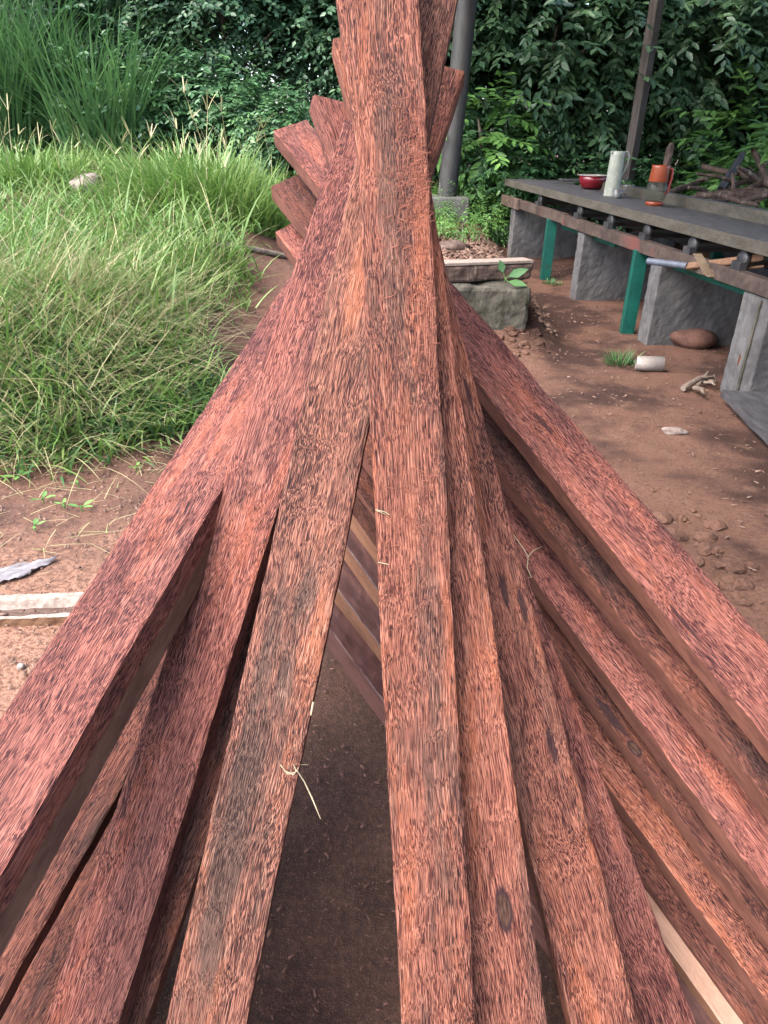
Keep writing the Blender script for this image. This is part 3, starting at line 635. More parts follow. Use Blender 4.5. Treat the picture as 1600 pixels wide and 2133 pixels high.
blob('pebble', gp(45, 1396, .008), .012, .012, .010, M['stone'], 'small pinkish pebble on the sawdust below the offcut beam', 'pebble', seed=9)
m = MB(); q = [gp(425, 523, .03), gp(480, 520, .03), gp(520, 527, .03), gp(560, 533, .025), gp(610, 541, .02)]; m.tube(q, [.03, .032, .026, .024, .016], 8); tag(m.build('fallen_branch', M['twig'], rough=.012), 'dark fallen branch on the red soil at the edge of the grass', 'branch')
# broken white cup, splintered root, sack, stones, slab
cc = empty('broken_pot', gp(1340, 772), 'broken white pot lying on its side beside a grass tuft', 'pot')
a = gp(1322, 772, .055); ax = Vector((.95, -.18, .03)).normalized(); m = MB(); m.lathe(a, [(.046, 0), (.052, .02), (.055, .19), (.050, .19), (.046, .02), (.04, .0)], 22, ax); m.build('body', M['white_rim'], cc)
root = empty('splintered_root', gp(1450, 812), 'splintered grey root lying in front of the nearest pillar', 'root')
for i, (p0, p1, p2, r0) in enumerate((((1420, 820), (1452, 808), (1484, 800), .022), ((1450, 815), (1470, 795), (1472, 790), .014), ((1445, 818), (1458, 830), (1462, 836), .016), ((1462, 806), (1478, 815), (1486, 818), .012), ((1468, 802), (1484, 812), (1484, 795), .008))):
    m = MB(); m.tube([gp(*p0, .03), gp(*p1, .06), gp(*p2, .05)], [r0, r0*.9, r0*.4], 7); m.build('limb', M['twig'], root, rough=.01)
blob('sack', gp(1440, 722, .05), .2, .12, .085, M['sack'], 'brown sack slumped in the shade under the bench', 'sack', seed=12, rough=.18)
blob('stone', gp(1404, 903, .015), .075, .03, .022, M['stone'], 'flat pale stone on the lane to the right of the rack', 'stone', seed=15)
a = gp(1497, 842, .02); m = MB(); u2 = (gp(1640, 985)-a); u2.z = 0; u2.normalize(); v2 = Vector((-u2.y, u2.x, 0))
if v2.x < 0: v2 = -v2
m.box(a+Vector((0, 0, .03)), u2*1.5, v2*.42, Vector((0, 0, .045))); o = m.build('stone_slab', M['grey_wood'], rough=.02, sub=4, rscale=.2); tag(o, 'dark flat slab raised off the dirt at the right edge', 'slab')
m = MB(); m.box(a+u2*.5+v2*.12-Vector((0, 0, .1)), u2*.8, v2*.2, Vector((0, 0, .13))); tag(m.build('brick', M['old_concrete'], bevel=.01), 'hidden brick holding up the dark slab', 'brick')
# clods of crumbled earth beside the outermost plank
M['clod'] = mat_simple('dry_earth', (.05, .028, .023), (.11, .068, .053), 12, (1, 1, 1), .95, .1, .9, .01)
import bmesh
def clods(pxs, n, rad, name, label, seed):
    r_ = np.random.default_rng(seed); bm = bmesh.new()
    for i in range(n):
        px, py = pxs[r_.integers(len(pxs))]; q = gp(px, py); s_ = rad*(.3+r_.random()**2*1.2)
        q = q + Vector((r_.normal(0, .09), r_.normal(0, .09), 0)); q.z = gz(q.x, q.y)+s_*.15
        mt = Matrix.Translation(q) @ Matrix.Rotation(r_.random()*6, 4, 'Z') @ Matrix.Diagonal((s_*(.8+r_.random()*.6), s_*(.8+r_.random()*.5), s_*.7, 1))
        g_ = bmesh.ops.create_icosphere(bm, subdivisions=2, radius=1, matrix=mt)
        for v in g_['verts']: v.co += Vector(r_.normal(0, s_*.09, 3))
    me = bpy.data.meshes.new(name); bm.to_mesh(me); bm.free()
    return tag(link(name, me, M['soil']), label, 'clods', kind='stuff')
clods([(1400, 1085), (1420, 1110), (1480, 1180), (1500, 1200), (1560, 1275), (1520, 1230)], 60, .026, 'earth_clods', 'crumbled clods of dry earth beside the outermost plank', 1)
clods([(1080, 640), (1085, 670), (1075, 700), (1070, 735), (1095, 690), (1050, 760), (1100, 720)], 60, .034, 'earth_clods', 'crumbled brown earth below the mossy concrete block', 2)

# retaining block, board on top, sprout
f0, f1 = at_h(1003, 598, .46), at_h(1106, 600, .46)
ud = (f1-f0); ud.z = 0; ud.normalize(); vd = Vector((-ud.y, ud.x, 0))
m = MB(); m.box(Vector((f0.x, f0.y, -.15))-ud*.35, ud*((f1-f0).length+.35), vd*.32, (0, 0, .61)); o = m.build('concrete_block', M['old_concrete'], bevel=.03, rough=.06, sub=5, rscale=.18); tag(o, 'mossy crumbling concrete block holding back the raised earth', 'concrete block')
b0, b1 = at_h(870, 557, .60), at_h(1112, 548, .60); bd = (b1-b0); bd.z = 0; BLl = bd.length; bd.normalize(); bv = Vector((-bd.y, bd.x, 0))
m = MB(); m.box(b0, bd*BLl, bv*.16, (0, 0, .022)); tag(m.build('bleached_board', M['pale_wood'], bevel=.003), 'bleached white board laid along the top of the rotten log', 'board')
m = MB(); m.box(b0+Vector((0, 0, -.125))+bd*.02, bd*(BLl*.98), bv*.15, (0, 0, .123)); tag(m.build('rotten_log', M['brown_wood'], bevel=.02, rough=.03, sub=5, rscale=.1), 'dark rotten squared log under the bleached board', 'log')

# ------------------------------------------------------------------ plants
def field(n, x0, x1, y0, y1, keep, seed):
    r_ = np.random.default_rng(seed); x = r_.uniform(x0, x1, n); y = r_.uniform(y0, y1, n)
    k_ = r_.random(n) < keep(x, y); return x[k_], y[k_], r_
def edge(y): return -1.12 - .30*ss(y, 5.6, 7.4) + .12*np.sin(y*2.3) + .35*ss(y, 3.9, 3.1)*-1     # right-hand edge of the grass
def lawn_keep(x, y):
    e = edge(y) + .5*vnoise(x, y, 1.3, 8); return np.where(y > 8.6, ss(x, 1.2, .4), ss(x, e+.12, e-.35))*ss(y, 3.0+.5*vnoise(x, y*0, 1.1, 5), 3.5)*np.clip(1.15-.07*y, .35, 1)*(vnoise(x, y, 2.2, 12) > -.42)
def do_grass(name, n, x0, x1, y0, y1, keep, seed, hl, wd, lean, curl, mat, azm=None, label=None, kind='stuff'):
    x, y, r_ = field(n, x0, x1, y0, y1, keep, seed); k_ = len(x)
    hn = (.55 + .9*(vnoise(x, y, 1.1, 21)+.5))*(.75+.5*(vnoise(x, y, 3.1, 23)+.5))
    az = r_.uniform(0, 2*math.pi, k_) if azm is None else r_.normal(azm[0], azm[1], k_)
    V_, F_, t_, th = blades(np.stack([x, y, ground(x, y)-.01], 1), r_.uniform(*hl, k_)*hn, r_.uniform(*wd, k_), az, r_.uniform(*lean, k_), r_.uniform(*curl, k_), twist=r_.normal(0, .5, k_))
    o = grassmesh(name, (V_, F_), M[mat]); return tag(o, label, 'grass', kind=kind)
do_grass('lawn_grass', 30000, -4.6, -.4, 2.9, 6.0, lawn_keep, 31, (.08, .22), (.010, .021), (.25, 1.25), (.2, 1.4), 'lawn', label='bright green broad-bladed grass covering the bank on the left')
do_grass('lawn_grass', 46000, -8.5, 1.2, 6.0, 11.8, lawn_keep, 32, (.10, .26), (.012, .024), (.2, 1.15), (.2, 1.4), 'lawn', label='bright green grass field running back to the thicket')
hay_keep = lambda x, y: ss(x, edge(y)+.15, edge(y)-.4)*ss(y, 3.0+.4*vnoise(x, y*0, 1.1, 5), 3.4)*ss(y, 5.6, 4.7)*(.45+vnoise(x, y, 1.2, 14)+.4)
do_grass('drooping_hay', 7500, -3.6, -.7, 2.95, 5.4, hay_keep, 33, (.3, .8), (.003, .0065), (.6, 1.45), (.1, 1.0), 'dry', (-.8, 1.1), 'straw-coloured drooping stalks hanging over the front of the grass bank')
far_dry = lambda x, y: lawn_keep(x, y)*(.5+1.6*vnoise(x, y, .55, 18))
do_grass('dry_stalks', 5000, -7.5, 0, 5.0, 10.5, far_dry, 34, (.25, .6), (.004, .008), (.1, .9), (.2, 1.2), 'dry', None, 'pale dry stalks scattered through the green grass field')
do_grass('long_grass', 16000, -4.2, -.6, 3.0, 6.2, lawn_keep, 36, (.22, .5), (.009, .018), (.3, 1.2), (.4, 1.6), 'lawn', (-1.0, 1.6), 'long arching green blades tangled over the bank')
do_grass('long_grass', 9000, -8, .4, 6.2, 10.5, lawn_keep, 37, (.25, .55), (.012, .022), (.3, 1.1), (.4, 1.6), 'lawn', None, 'long arching green blades rising here and there in the field')
do_grass('bank_blades', 4200, -3.6, -.7, 2.9, 4.2, lambda x, y: lawn_keep(x, y), 35, (.15, .32), (.010, .02), (.3, 1.1), (.3, 1.3), 'leaf_mid', (-1.3, 1.0), 'dark green broad blades along the shaded foot of the bank')

def seedheads(bx_, by_, r_, h, spread, n, wstem=.005, fing=.12):
    x = r_.normal(bx_, spread, n); y = r_.normal(by_, spread*.8, n); az = r_.uniform(0, 6.28, n)
    V1, F1, t1, th = blades(np.stack([x, y, ground(x, y)], 1), r_.uniform(h*.45, h*1.15, n), np.full(n, wstem), az, r_.uniform(0, .45, n), r_.uniform(.1, 1.1, n), taper=(1, .9, .8, .7, .6))
    out = [(V1, F1)]
    for k_ in range(3):
        a2 = az + r_.normal(0, 1.3, n)
        V2, F2, _, _ = blades(t1, r_.uniform(fing*.7, fing*1.3, n), np.full(n, wstem*1.7), a2, r_.uniform(.2, 1.1, n), r_.uniform(.0, .5, n), taper=(1, 1, .9, .8, .4)); out.append((V2, F2))
    return merge(*out)
def tussock(px, py, rad, h, n, label, mat='cane', group=None, wd=(.008, .016), seeds=0, seed=0, name='grass_tussock', lean=(0, .5), curl=(.2, 1.2), cat='grass'):
    c = gp(px, py)
    if mat == 'cane' and rad == .55: c = at(px, py, 9.0+.25*(seed % 3)); c.z = gz(c.x, c.y)
    r_ = np.random.default_rng(seed+500); e = empty(name, c, label, cat, group)
    q = r_.random(n)**.6*rad; a = r_.uniform(0, 6.28, n); x = c.x+q*np.cos(a); y = c.y+q*np.sin(a)*.8
    V_, F_, _, _ = blades(np.stack([x, y, ground(x, y)-.02], 1), r_.uniform(h*.5, h*1.05, n), r_.uniform(*wd, n), a+r_.normal(0, .7, n), r_.uniform(*lean, n), r_.uniform(*curl, n), twist=r_.normal(0, .5, n))
    grassmesh('blades', (V_-np.array(c)[None], F_), M[mat], None, e)
    if seeds:
        V_, F_ = seedheads(c.x, c.y, r_, h*1.3, rad*.65, seeds, .007, .17); grassmesh('seed_stalks', (V_-np.array(c)[None], F_), M['dry'], None, e)['kind'] = 'stuff'
    return e
tussock(440, 425, .85, .72, 1500, 'big dense grass tussock with many dry seed stalks, left of the fanned plank ends', 'lawn', 'grass tussocks', (.014, .028), 26, 1, lean=(.0, .95), curl=(.2, 1.9))
tussock(60, 380, .8, .55, 900, 'grass tussock with dry seed stalks at the left edge beside the rock', 'lawn', 'grass tussocks', (.014, .026), 20, 2, lean=(.1, 1.1), curl=(.3, 1.8))
tussock(300, 330, .6, .55, 900, 'small tussock with few seed stalks behind the rock', 'lawn', 'grass tussocks', (.007, .014), 25, 3)
CG = 'clumps of tall cane grass'
for i, (px, py, h, n, lab) in enumerate(((15, 262, 2.6, 420, 'tall arching cane grass in the left corner of the picture'), (110, 255, 2.4, 420, 'tall arching cane grass second from the left edge'), (205, 258, 1.9, 380, 'shorter cane grass clump closest to the leafy thicket'), (-90, 270, 2.7, 380, 'cane grass clump cut off by the left edge'))):
    tussock(px, py, .55, h, n, lab, 'cane', CG, (.022, .04), 0, 10+i, 'cane_grass', (0, .35), (.3, 1.9))
SGp = 'strap-leaved plants behind the bench'
for i, (px, py, h, n, lab) in enumerate(((1105, 372, .75, 60, 'strap-leaved plant at the far corner of the bench'), (1165, 372, .9, 80, 'tall strap-leaved plant behind the loose board'), (1225, 368, .7, 60, 'strap-leaved plant behind the red bowl'), (1345, 385, .75, 70, 'bright strap-leaved plant between the post and the pitcher'),
                                         (1440, 385, .6, 45, 'strap-leaved plant right of the broken stump'), (1478, 398, .55, 36, 'small strap-leaved plant among the firewood'))):
    tussock(px, py, .28, h, n, lab, 'lawn' if i in (3, 5) else 'cane', SGp, (.03, .05), 0, 30+i, 'strap_leaf_plant', (.05, .6), (.4, 1.5), 'plant')
tussock(1290, 757, .10, .17, 130, 'small grass tuft beside the broken pot', 'cane', None, (.005, .009), 0, 41, 'grass_tuft', (.1, .9), (.3, 1.2))
tussock(1150, 592, .10, .10, 60, 'little weed at the foot of the first green leg', 'cane', None, (.012, .02), 0, 42, 'grass_tuft', (.2, .9), (.3, 1.2))
tussock(1040, 500, .3, .28, 260, 'low leafy weed in front of the farthest pillar', 'leaf_mid', None, (.02, .04), 0, 43, 'weed', (.2, 1.0), (.3, 1.2), 'weed')

LEAF_V = np.array([[0, 0, 0], [-.5, .38, -.02], [0, .42, -.10], [.5, .38, -.02], [-.33, .72, -.05], [0, .75, -.12], [.33, .72, -.05], [0, 1.0, -.16]])
LEAF_T = np.array([[0, 2, 1], [0, 3, 2], [4, 5, 7], [5, 6, 7]]); LEAF_Q = np.array([[1, 2, 5, 4], [2, 3, 6, 5]])
def leaves(pos, dirv, nrm, L_, W_):
    """leaf blades at pos growing along dirv, upper side towards nrm"""
    d = dirv/np.linalg.norm(dirv, axis=1)[:, None]; x = np.cross(d, nrm); x /= np.linalg.norm(x, axis=1)[:, None]+1e-9; z = np.cross(x, d)
    V_ = pos[:, None] + LEAF_V[None, :, :1]*(W_[:, None, None]*x[:, None]) + LEAF_V[None, :, 1:2]*(L_[:, None, None]*d[:, None]) + LEAF_V[None, :, 2:]*(L_[:, None, None]*z[:, None])
    b_ = (np.arange(len(pos))*8)[:, None, None]
    return V_.reshape(-1, 3), (b_+LEAF_T[None]).reshape(-1, 3), (b_+LEAF_Q[None]).reshape(-1, 4)
def crown_mesh(name, rx, ry, h0, h1, ntw, per, L_, W_, seed, mat, droop=.6):
    """twigs spread through an uneven crown, leaves hanging from both sides of each"""
    r_ = np.random.default_rng(seed); lob = r_.normal(0, 1, (7, 3)); lob /= np.linalg.norm(lob, axis=1)[:, None]; la = r_.uniform(.0, .38, 7)
    d = r_.normal(0, 1, (ntw, 3)); d /= np.linalg.norm(d, axis=1)[:, None]
    f = .72 + (np.maximum(0, d @ lob.T)**3 @ la)
    rad = (r_.random(ntw)**.38)*f
    c = np.stack([d[:, 0]*rad*rx, d[:, 1]*rad*ry, (h0+h1)/2 + d[:, 2]*rad*(h1-h0)/2], 1)
    c[:, 2] = np.maximum(c[:, 2], .08)
    out = d*np.array([1, 1, .35]) + r_.normal(0, .35, (ntw, 3)); out /= np.linalg.norm(out, axis=1)[:, None]
    tl = r_.uniform(.35, .75, ntw)
    ts = np.linspace(.05, 1, per)
    side = np.cross(out, np.array([0, 0, 1.0])); side /= np.linalg.norm(side, axis=1)[:, None]+1e-9
    Ps, Ds, Ns = [], [], []
    for i, t in enumerate(ts):
        p = c + out*(tl*t)[:, None] + np.array([0, 0, -1.0])*(droop*.45*tl*t*t)[:, None]
        sg = 1 if i % 2 else -1
        dv = out*.75 + side*sg*.8 + np.array([0, 0, -droop])*(.35+.5*t) + r_.normal(0, .22, (ntw, 3))
        Ps.append(p); Ds.append(dv); Ns.append(np.array([0, 0, 1.0]) + d*.5 + r_.normal(0, .3, (ntw, 3)))
    P_, D_, N_ = np.concatenate(Ps), np.concatenate(Ds), np.concatenate(Ns); n = len(P_)
    sz = r_.uniform(.65, 1.15, n)
    V_, T_, Q_ = leaves(P_, D_, N_, L_*sz, W_*sz)
    me = npmesh(name, V_, [T_, Q_]); me.materials.append(M[mat]); return me
def stem_mesh(h, seed, n=7, spread=.9):
    r_ = np.random.default_rng(seed); m = MB()
    m.tube([(0, 0, -.1), (.03, .02, h*.3), (-.03, .05, h*.6), (.05, 0, h*.85)], [.06, .05, .035, .015], 8)
    for i in range(n):
        a = r_.uniform(0, 6.28); z0 = h*r_.uniform(.1, .6); e_ = Vector((math.cos(a), math.sin(a), 0))
        m.tube([(0, 0, z0), e_*spread*.45+Vector((0, 0, z0+h*.15)), e_*spread*.9+Vector((0, 0, z0+h*.22))], [.03, .02, .008], 6)
    me = bpy.data.meshes.new('stem'); me.from_pydata(m.v, [], m.f)
    for p in me.polygons: p.use_smooth = True
    me.materials.append(M['twig']); return me
KINDS = {
 'broad': [crown_mesh('foliage', 1.25, 1.05, .15, 3.9, 760, 13, .145, .066, 60+i, 'leaf_dark', .6) for i in range(2)],
 'small': [crown_mesh('foliage', 1.25, 1.05, .1, 3.8, 1250, 14, .085, .048, 70+i, 'leaf_dark', .35) for i in range(2)],
 'mid': [crown_mesh('foliage', .9, .8, .05, 1.5, 330, 12, .12, .055, 80+i, 'leaf_mid', .5) for i in range(2)],
 'young': [crown_mesh('foliage', .6, .6, .1, 1.5, 60, 12, .2, .075, 90, 'leaf_bright', .4)],
 'fern': [crown_mesh('foliage', .5, .45, .0, .7, 150, 12, .07, .03, 95, 'leaf_bright', .3)],
 'tall': [crown_mesh('foliage', 1.9, 1.6, .5, 7.0, 1700, 13, .12, .06, 100+i, 'leaf_dark', .45) for i in range(2)],
}
STEMS = {'broad': stem_mesh(3.2, 1), 'small': stem_mesh(3.2, 2), 'mid': stem_mesh(1.1, 3, 6, .5), 'young': stem_mesh(1.2, 4, 5, .35), 'fern': stem_mesh(.4, 5, 4, .2), 'tall': stem_mesh(6, 6, 9, 1.3)}
def shrub(kind, x, y, s, name, label, cat, group, rz, var=0, sz=None, dz=0):
    e = empty(name, (x, y, gz(x, y)+dz), label, cat, group); e.rotation_euler = (0, 0, rz); e.scale = (s, s, sz or s)
    link('foliage', KINDS[kind][var % len(KINDS[kind])], None, e); link('trunk' if kind == 'tall' else 'stem', STEMS[kind], None, e); return e
r_ = np.random.default_rng(77)
BG = 'shrubs of the dark thicket'
bush_labels = []
row = [(-6.4, 12.4, 'small', 'left of the cane grass'), (-4.9, 11.9, 'small', 'behind the tallest cane grass'), (-3.6, 12.0, 'small', 'with lit leaves right of the cane grass'), (-2.35, 11.6, 'small', 'straight behind the big tussock'),
       (-1.2, 11.9, 'small', 'left of the fanned plank ends'), (-.1, 11.7, 'small', 'directly behind the plank tops'), (1.0, 12.1, 'broad', 'hidden behind the round column'), (2.15, 11.8, 'broad', 'right of the round column'),
       (3.25, 12.1, 'broad', 'between the column and the square post'), (4.3, 11.7, 'broad', 'left beside the square post'), (5.35, 12.1, 'broad', 'right behind the square post'), (6.4, 11.6, 'small', 'above the firewood pile'), (7.5, 12.2, 'small', 'at the right edge behind the firewood')]
for i, (x, y, kd, wh) in enumerate(row):
    shrub(kd, x, y, r_.uniform(.95, 1.12), 'shrub', 'dense dark green shrub of the thicket, %s' % wh, 'shrub', BG, r_.uniform(0, 6.28), i)
row2 = [(-7.6, 'farthest to the left'), (-5.6, 'above the cane grass'), (-3.7, 'above the big tussock'), (-1.8, 'just left of the upright planks'), (.1, 'straight behind the upright planks'), (2.0, 'above the round column'), (3.9, 'above the bench'), (5.8, 'above the square post'), (7.7, 'at the upper right corner'), (9.6, 'farthest to the right')]
for i, (x, wh) in enumerate(row2):
    shrub('tall', x, 14.6+r_.uniform(-.4, .6), r_.uniform(.9, 1.1), 'tree', 'tall dark leafy tree behind the thicket, %s' % wh, 'tree', 'trees behind the thicket', r_.uniform(0, 6.28), i)
low = [(560, 330, 'mid', 'low green shrub behind the fanned plank ends'), (600, 300, 'mid', 'low shrub partly hidden by the upright planks'), (985, 330, 'mid', 'pale green shrub just right of the column'), (1030, 330, 'mid', 'low shrub behind the far corner of the bench'),
       (1080, 310, 'mid', 'low shrub between the column and the bowl'), (1390, 345, 'mid', 'low shrub behind the broken stump'), (1500, 330, 'mid', 'low shrub behind the firewood'), (1590, 340, 'mid', 'low shrub at the right edge behind the firewood'), (330, 275, 'mid', 'low shrub at the back of the field'), (230, 268, 'mid', 'low shrub at the foot of the cane grass'), (430, 270, 'mid', 'low shrub behind the big tussock'), (500, 275, 'mid', 'low shrub at the right back of the field'), (1260, 320, 'mid', 'low shrub left of the square post')]
for i, (px, py, kd, lab) in enumerate(low):
    q = gp(px, py+60 if px < 880 else py+45); q.y = max(q.y, 10.2) if px < 880 else 10.9+.25*(i % 3); q.x = (px-800)/F*(q.y*.885+.4)
    shrub(kd, q.x, q.y, r_.uniform(.6, .85), 'shrub', lab, 'shrub', 'low shrubs before the thicket', r_.uniform(0, 6.28), i)
for i, (px, y, s, dz, lab) in enumerate(((1560, 9.6, 1.0, .5, 'light green sapling above the firewood at the right edge'), (1500, 9.4, .7, .3, 'light green sapling leaning over the firewood'), (975, 10.9, 1.0, .3, 'light green sapling peeping out right behind the column'), (1600, 10.4, 1.1, .8, 'light green sapling cut off by the right edge'))):
    x = (px-800)/F*(y*.885+.3); shrub('young', x, y, s, 'sapling', lab, 'sapling', 'light green saplings', r_.uniform(0, 6.28), 0, dz=dz-.3)
for i, (px, py, s, lab) in enumerate(((1000, 440, .5, 'feathery bright weed right of the column plinth'), (1010, 478, .5, 'feathery bright weed on the raised earth by the bench end'), (1030, 425, .6, 'feathery weed at the far corner under the bench'), (900, 462, .4, 'feathery weed left of the column plinth'), (960, 500, .5, 'small feathery weed beside the chip heap'), (1012, 405, .7, 'feathery weed behind the column plinth'))):
    q = gp(px, py); shrub('fern', q.x, q.y, s, 'weed', lab, 'weed', 'feathery weeds around the column', r_.uniform(0, 6.28))
# sprouts and the big-leaved seedling
def sprout(name, c, leafs, mat, label, cat, group=None):
    e = empty(name, c, label, cat, group)
    P_ = np.array([l[0] for l in leafs]); D_ = np.array([l[1] for l in leafs]); N_ = np.array([l[2] for l in leafs]); L_ = np.array([l[3] for l in leafs]); W_ = np.array([l[4] for l in leafs])
    V_, T_, Q_ = leaves(P_, D_, N_, L_, W_); me = npmesh('leaves', V_, [T_, Q_]); link('leaves', me, M[mat], e)
    m = MB(); m.tube([c, c+Vector((0, 0, .03))], .003, 5)
    for l in leafs: m.tube([c+Vector((0, 0, .02)), c+Vector(l[0])], .0025, 5)
    m.build('stem', M['leaf_bright'], e); return e
q = at_h(1052, 585, .50)
sprout('seedling', q, [((-.02, 0, .06), (-.35, -.1, .95), (0, -1, .3), .10, .06), ((.02, 0, .03), (.9, .1, .42), (-.3, -.8, .6), .17, .08), ((.02, -.02, .0), (.95, -.2, -.05), (-.1, -.5, .8), .15, .08)], 'leaf_mid', 'young plant with three big glossy leaves growing from the concrete block', 'seedling')
for i, (px, py, s) in enumerate(((92, 1052, 1), (172, 1068, 1.1), (75, 1108, .8), (40, 1003, 1.3), (62, 985, 1), (135, 1060, .7), (165, 1018, .6), (285, 985, .7), (120, 968, 1.1))):
    c = gp(px, py); rr = np.random.default_rng(i); lf = []
    for k_ in range(4):
        a = rr.uniform(0, 6.28); lf.append(((.008*math.cos(a), .008*math.sin(a), .025), (math.cos(a), math.sin(a), .35), (0, 0, 1), .05*s, .022*s))
    where = ('left of the bare soil patch', 'biggest of the lower ones', 'lowest, above the plastic scrap', 'under the hanging hay by the left edge', 'highest near the left edge', 'between two bigger ones', 'in the middle of the litter', 'farthest to the right', 'right at the foot of the bank')[i]
    sprout('sprout', c, lf, 'leaf_bright', 'tiny green sprout in the soil, %s' % where, 'sprout', 'sprouts below the bank')
# litter
def chips(name, label, spots, n, size, seed, mat='chip'):
    r_ = np.random.default_rng(seed); tot = []
    w_ = np.array([s[4] for s in spots], float); w_ /= w_.sum(); pick = r_.choice(len(spots), n, p=w_); S_ = np.array([s[:4] for s in spots])[pick]
    x = r_.uniform(S_[:, 0], S_[:, 1]); y = r_.uniform(S_[:, 2], S_[:, 3])
    L_ = size*(.25+r_.random(n)**2.2*1.6); W_ = L_*r_.uniform(.15, .5, n); az = r_.uniform(0, 6.28, n); ti = r_.normal(0, .28, n); tj = r_.normal(0, .3, n)
    a = np.stack([np.cos(az)*np.cos(ti), np.sin(az)*np.cos(ti), np.sin(ti)], 1); b_ = np.stack([-np.sin(az), np.cos(az), tj], 1)
    z = ground(x, y) + .006 + np.abs(np.sin(ti))*L_*.5 + r_.random(n)*.01; c = np.stack([x, y, z], 1); th = (L_*.12)[:, None]*np.array([0, 0, 1.0])
    A, B = a*L_[:, None]*.5, b_*W_[:, None]*.5
    V_ = np.stack([c-A-B*.6, c+A*.9-B, c+A+B*.7, c-A*.8+B, c-A-B*.6-th, c+A*.9-B-th, c+A+B*.7-th, c-A*.8+B-th], 1).reshape(-1, 3); bb = (np.arange(n)*8)[:, None]
    F_ = np.concatenate([bb+np.array([f]) for f in ([0, 1, 2, 3], [0, 4, 5, 1], [1, 5, 6, 2], [2, 6, 7, 3], [3, 7, 4, 0])], 0)
    return tag(link(name, npmesh(name, V_, [F_]), M[mat]), label, 'wood chips', kind='stuff')
chips('wood_chips', 'wood chips and bark heaped on the raised earth behind the planks', [(-.1, 1.4, 5.9, 9.2, 1)], 5200, .05, 1)
chips('wood_chips', 'wood chips scattered over the trodden lane and under the bench', [(.8, 3.2, 2.2, 9, 1)], 3000, .016, 2)
chips('sawdust_litter', 'sawdust flakes and splinters on the soil left of the rack', [(-2.4, -.3, 1.2, 3.6, 3), (-1.6, -.3, 3.4, 6.8, 1)], 9000, .013, 3)
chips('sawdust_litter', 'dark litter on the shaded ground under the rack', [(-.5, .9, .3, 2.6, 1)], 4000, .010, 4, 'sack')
def sticks_litter():
    r_ = np.random.default_rng(9); n = 260; x = r_.uniform(-2.3, -.4, n); y = r_.uniform(2.2, 3.7, n)
    V_, F_, _, _ = blades(np.stack([x, y, ground(x, y)+.012], 1), r_.uniform(.05, .22, n), r_.uniform(.002, .004, n), r_.uniform(0, 6.28, n), r_.uniform(1.3, 1.6, n), r_.uniform(-.1, .35, n)); tag(grassmesh('straw_litter', (V_, F_), M['dry']), 'dry straws strewn on the soil below the bank', 'straw', kind='stuff')
sticks_litter()
blob('stump', gp(945, 520, .03), .16, .1, .06, M['brown_wood'], 'dark chunk of stump on the chip heap', 'stump', seed=31, rough=.35)

# ------------------------------------------------------------------ firewood pile and stump post behind the bench
FG = 'firewood sticks heaped behind the bench'
fw = [((1450, 407), (1625, 400), 7.6, 7.4, .036, 'longest stick lying level along the front of the heap'), ((1501, 395), (1548, 320), 7.7, 7.9, .042, 'dark charred stick standing steeply out of the heap'), ((1569, 312), (1606, 392), 8.0, 7.6, .032, 'pale brown stick leaning at the right edge of the heap'),
      ((1462, 346), (1536, 362), 8.3, 8.1, .034, 'weathered stick lying across the back of the heap'), ((1392, 402), (1465, 376), 7.9, 8.3, .03, 'stick poking out left from the heap'), ((1512, 393), (1572, 372), 7.8, 8.0, .03, 'short stick with a pale cut end in the middle of the heap'),
      ((1484, 421), (1532, 410), 7.4, 7.5, .028, 'short stick low at the front of the heap'), ((1532, 353), (1566, 378), 8.2, 8.0, .034, 'stick sloping down behind the charred one'), ((1602, 318), (1588, 360), 8.4, 8.3, .05, 'pale split stick standing at the right edge'),
      ((1566, 366), (1612, 390), 7.9, 7.7, .036, 'thick stick sloping right under the leaning one'), ((1540, 420), (1610, 402), 7.2, 7.2, .03, 'thin stick low at the right front of the heap'), ((1440, 412), (1500, 404), 7.6, 7.6, .026, 'short dark stick under the longest one'),
      ((1505, 408), (1580, 428), 7.3, 7.1, .024, 'thin stick slanting down to the bench beam'), ((1560, 392), (1620, 372), 7.7, 7.9, .034, 'stick rising to the right edge of the heap')]
for i, (p0, p1, z0, z1, rd, lab) in enumerate(fw):
    a, b = at(*p0, z0), at(*p1, z1); mid = (a+b)/2+Vector((0, 0, .01*((i % 3)-1))); m = MB(); m.tube([a, a.lerp(mid, .5), mid, mid.lerp(b, .5), b], [rd*.9, rd*1.1, rd, rd*1.05, rd*.75], 7)
    o = m.build('firewood_stick', M['brown_wood'] if i not in (1, 8) else (M['black_steel'] if i == 1 else M['pale_wood']), rough=.02, rscale=.08); tag(o, lab, 'firewood', FG)
r_ = np.random.default_rng(123)
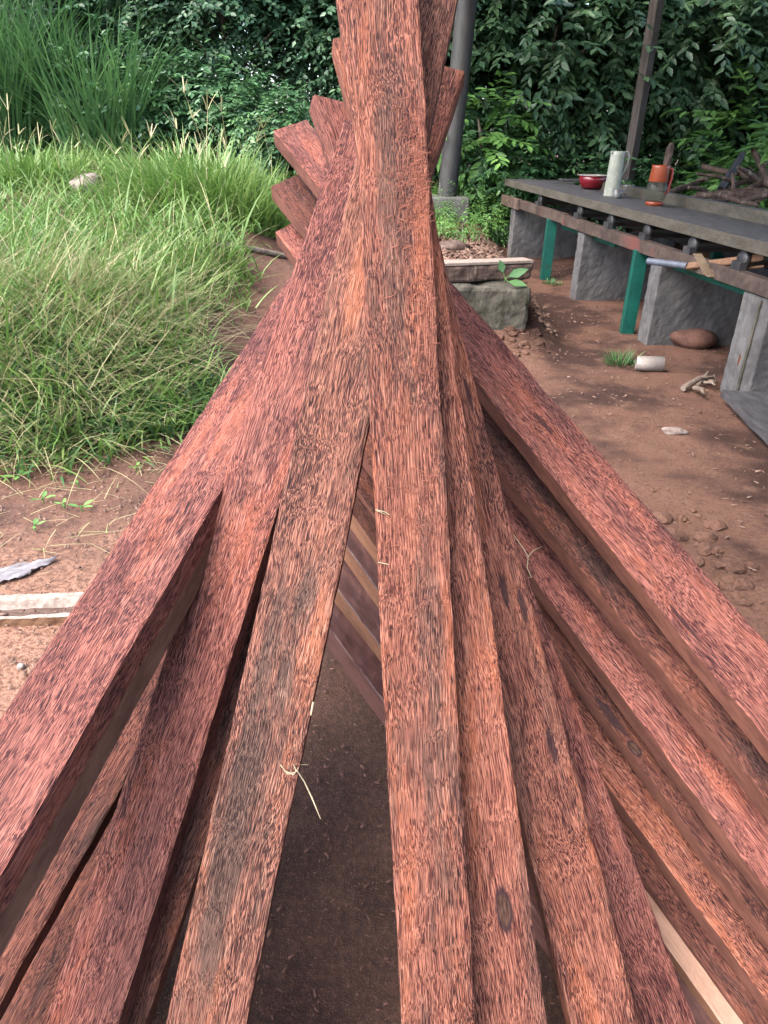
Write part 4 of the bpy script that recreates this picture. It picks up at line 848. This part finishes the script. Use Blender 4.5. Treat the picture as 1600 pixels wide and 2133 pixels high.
for i in range(16):
    px, py = r_.uniform(1440, 1640), r_.uniform(372, 428); z0 = r_.uniform(7.2, 8.2); a = at(px, py, z0); b = a + Vector((r_.uniform(-.45, .45), r_.uniform(-.2, .2), r_.uniform(-.05, .16)))
    m = MB(); rd = r_.uniform(.014, .026); m.tube([a, a.lerp(b, .5)+Vector((0, 0, .015)), b], [rd, rd*1.05, rd*.7], 6); tag(m.build('firewood_stick', M['brown_wood'], rough=.015, rscale=.06), 'thin broken stick lying loose among the thicker firewood', 'firewood', FG)
chips('bark_heap', 'bark scraps and splinters heaped under the firewood', [(3.0, 5.5, 5.6, 8.6, 1)], 3000, .10, 6)
q = at(1396, 300, 8.1); g0 = gz(q.x, q.y); m = MB(); m.tube([(q.x-.02, q.y, g0-.1), (q.x, q.y, g0+.4), (q.x+.01, q.y, q.z-.05), (q.x+.02, q.y, q.z+.01)], [.055, .05, .045, .02], 9); tag(m.build('broken_stump', M['brown_wood'], rough=.02, rscale=.1), 'broken upright trunk stump between the post and the firewood', 'stump')
# a pale sheet roof glimpsed beyond the trees at the upper right
q = at(1600, 46, 13.2); sh = empty('far_shed', (q.x+1.2, q.y, gz(q.x, q.y)), 'white sheet roof of a shed glimpsed through the leaves at the right edge', 'shed')
m = MB(); m.box((q.x-.35, q.y-.1, q.z-.10), (3, 0, .18), (0, .9, .12), (0, 0, .2)); m.build('roof', M['white_wall'], sh)
m = MB(); m.box((q.x+.1, q.y+.1, 0), (2.4, 0, 0), (0, .6, 0), (0, 0, q.z-.1)); m.build('wall', M['post_wood'], sh)
# unseen shed roof on column and post, stretched past the viewer to shade the bench
rf = empty('shed_roof', (3.6, 7.0, 3.6), 'unseen tin roof on the column and the post, lengthened to shade the bench', 'roof')
m = MB(); m.box((.3, -5.0, 3.60), (7.6, 0, .52), (0, 14.9, 0), (0, 0, .03)); m.build('sheeting', M['tin_roof'], rf)
for yy in (-4.6, -2, .6, 3.2, 5.4, 7.6, 9.7):
    m = MB(); m.box((.33, yy, 3.48), (7.5, 0, .49), (0, .08, 0), (0, 0, .10)); m.build('rafter', M['post_wood'], rf)
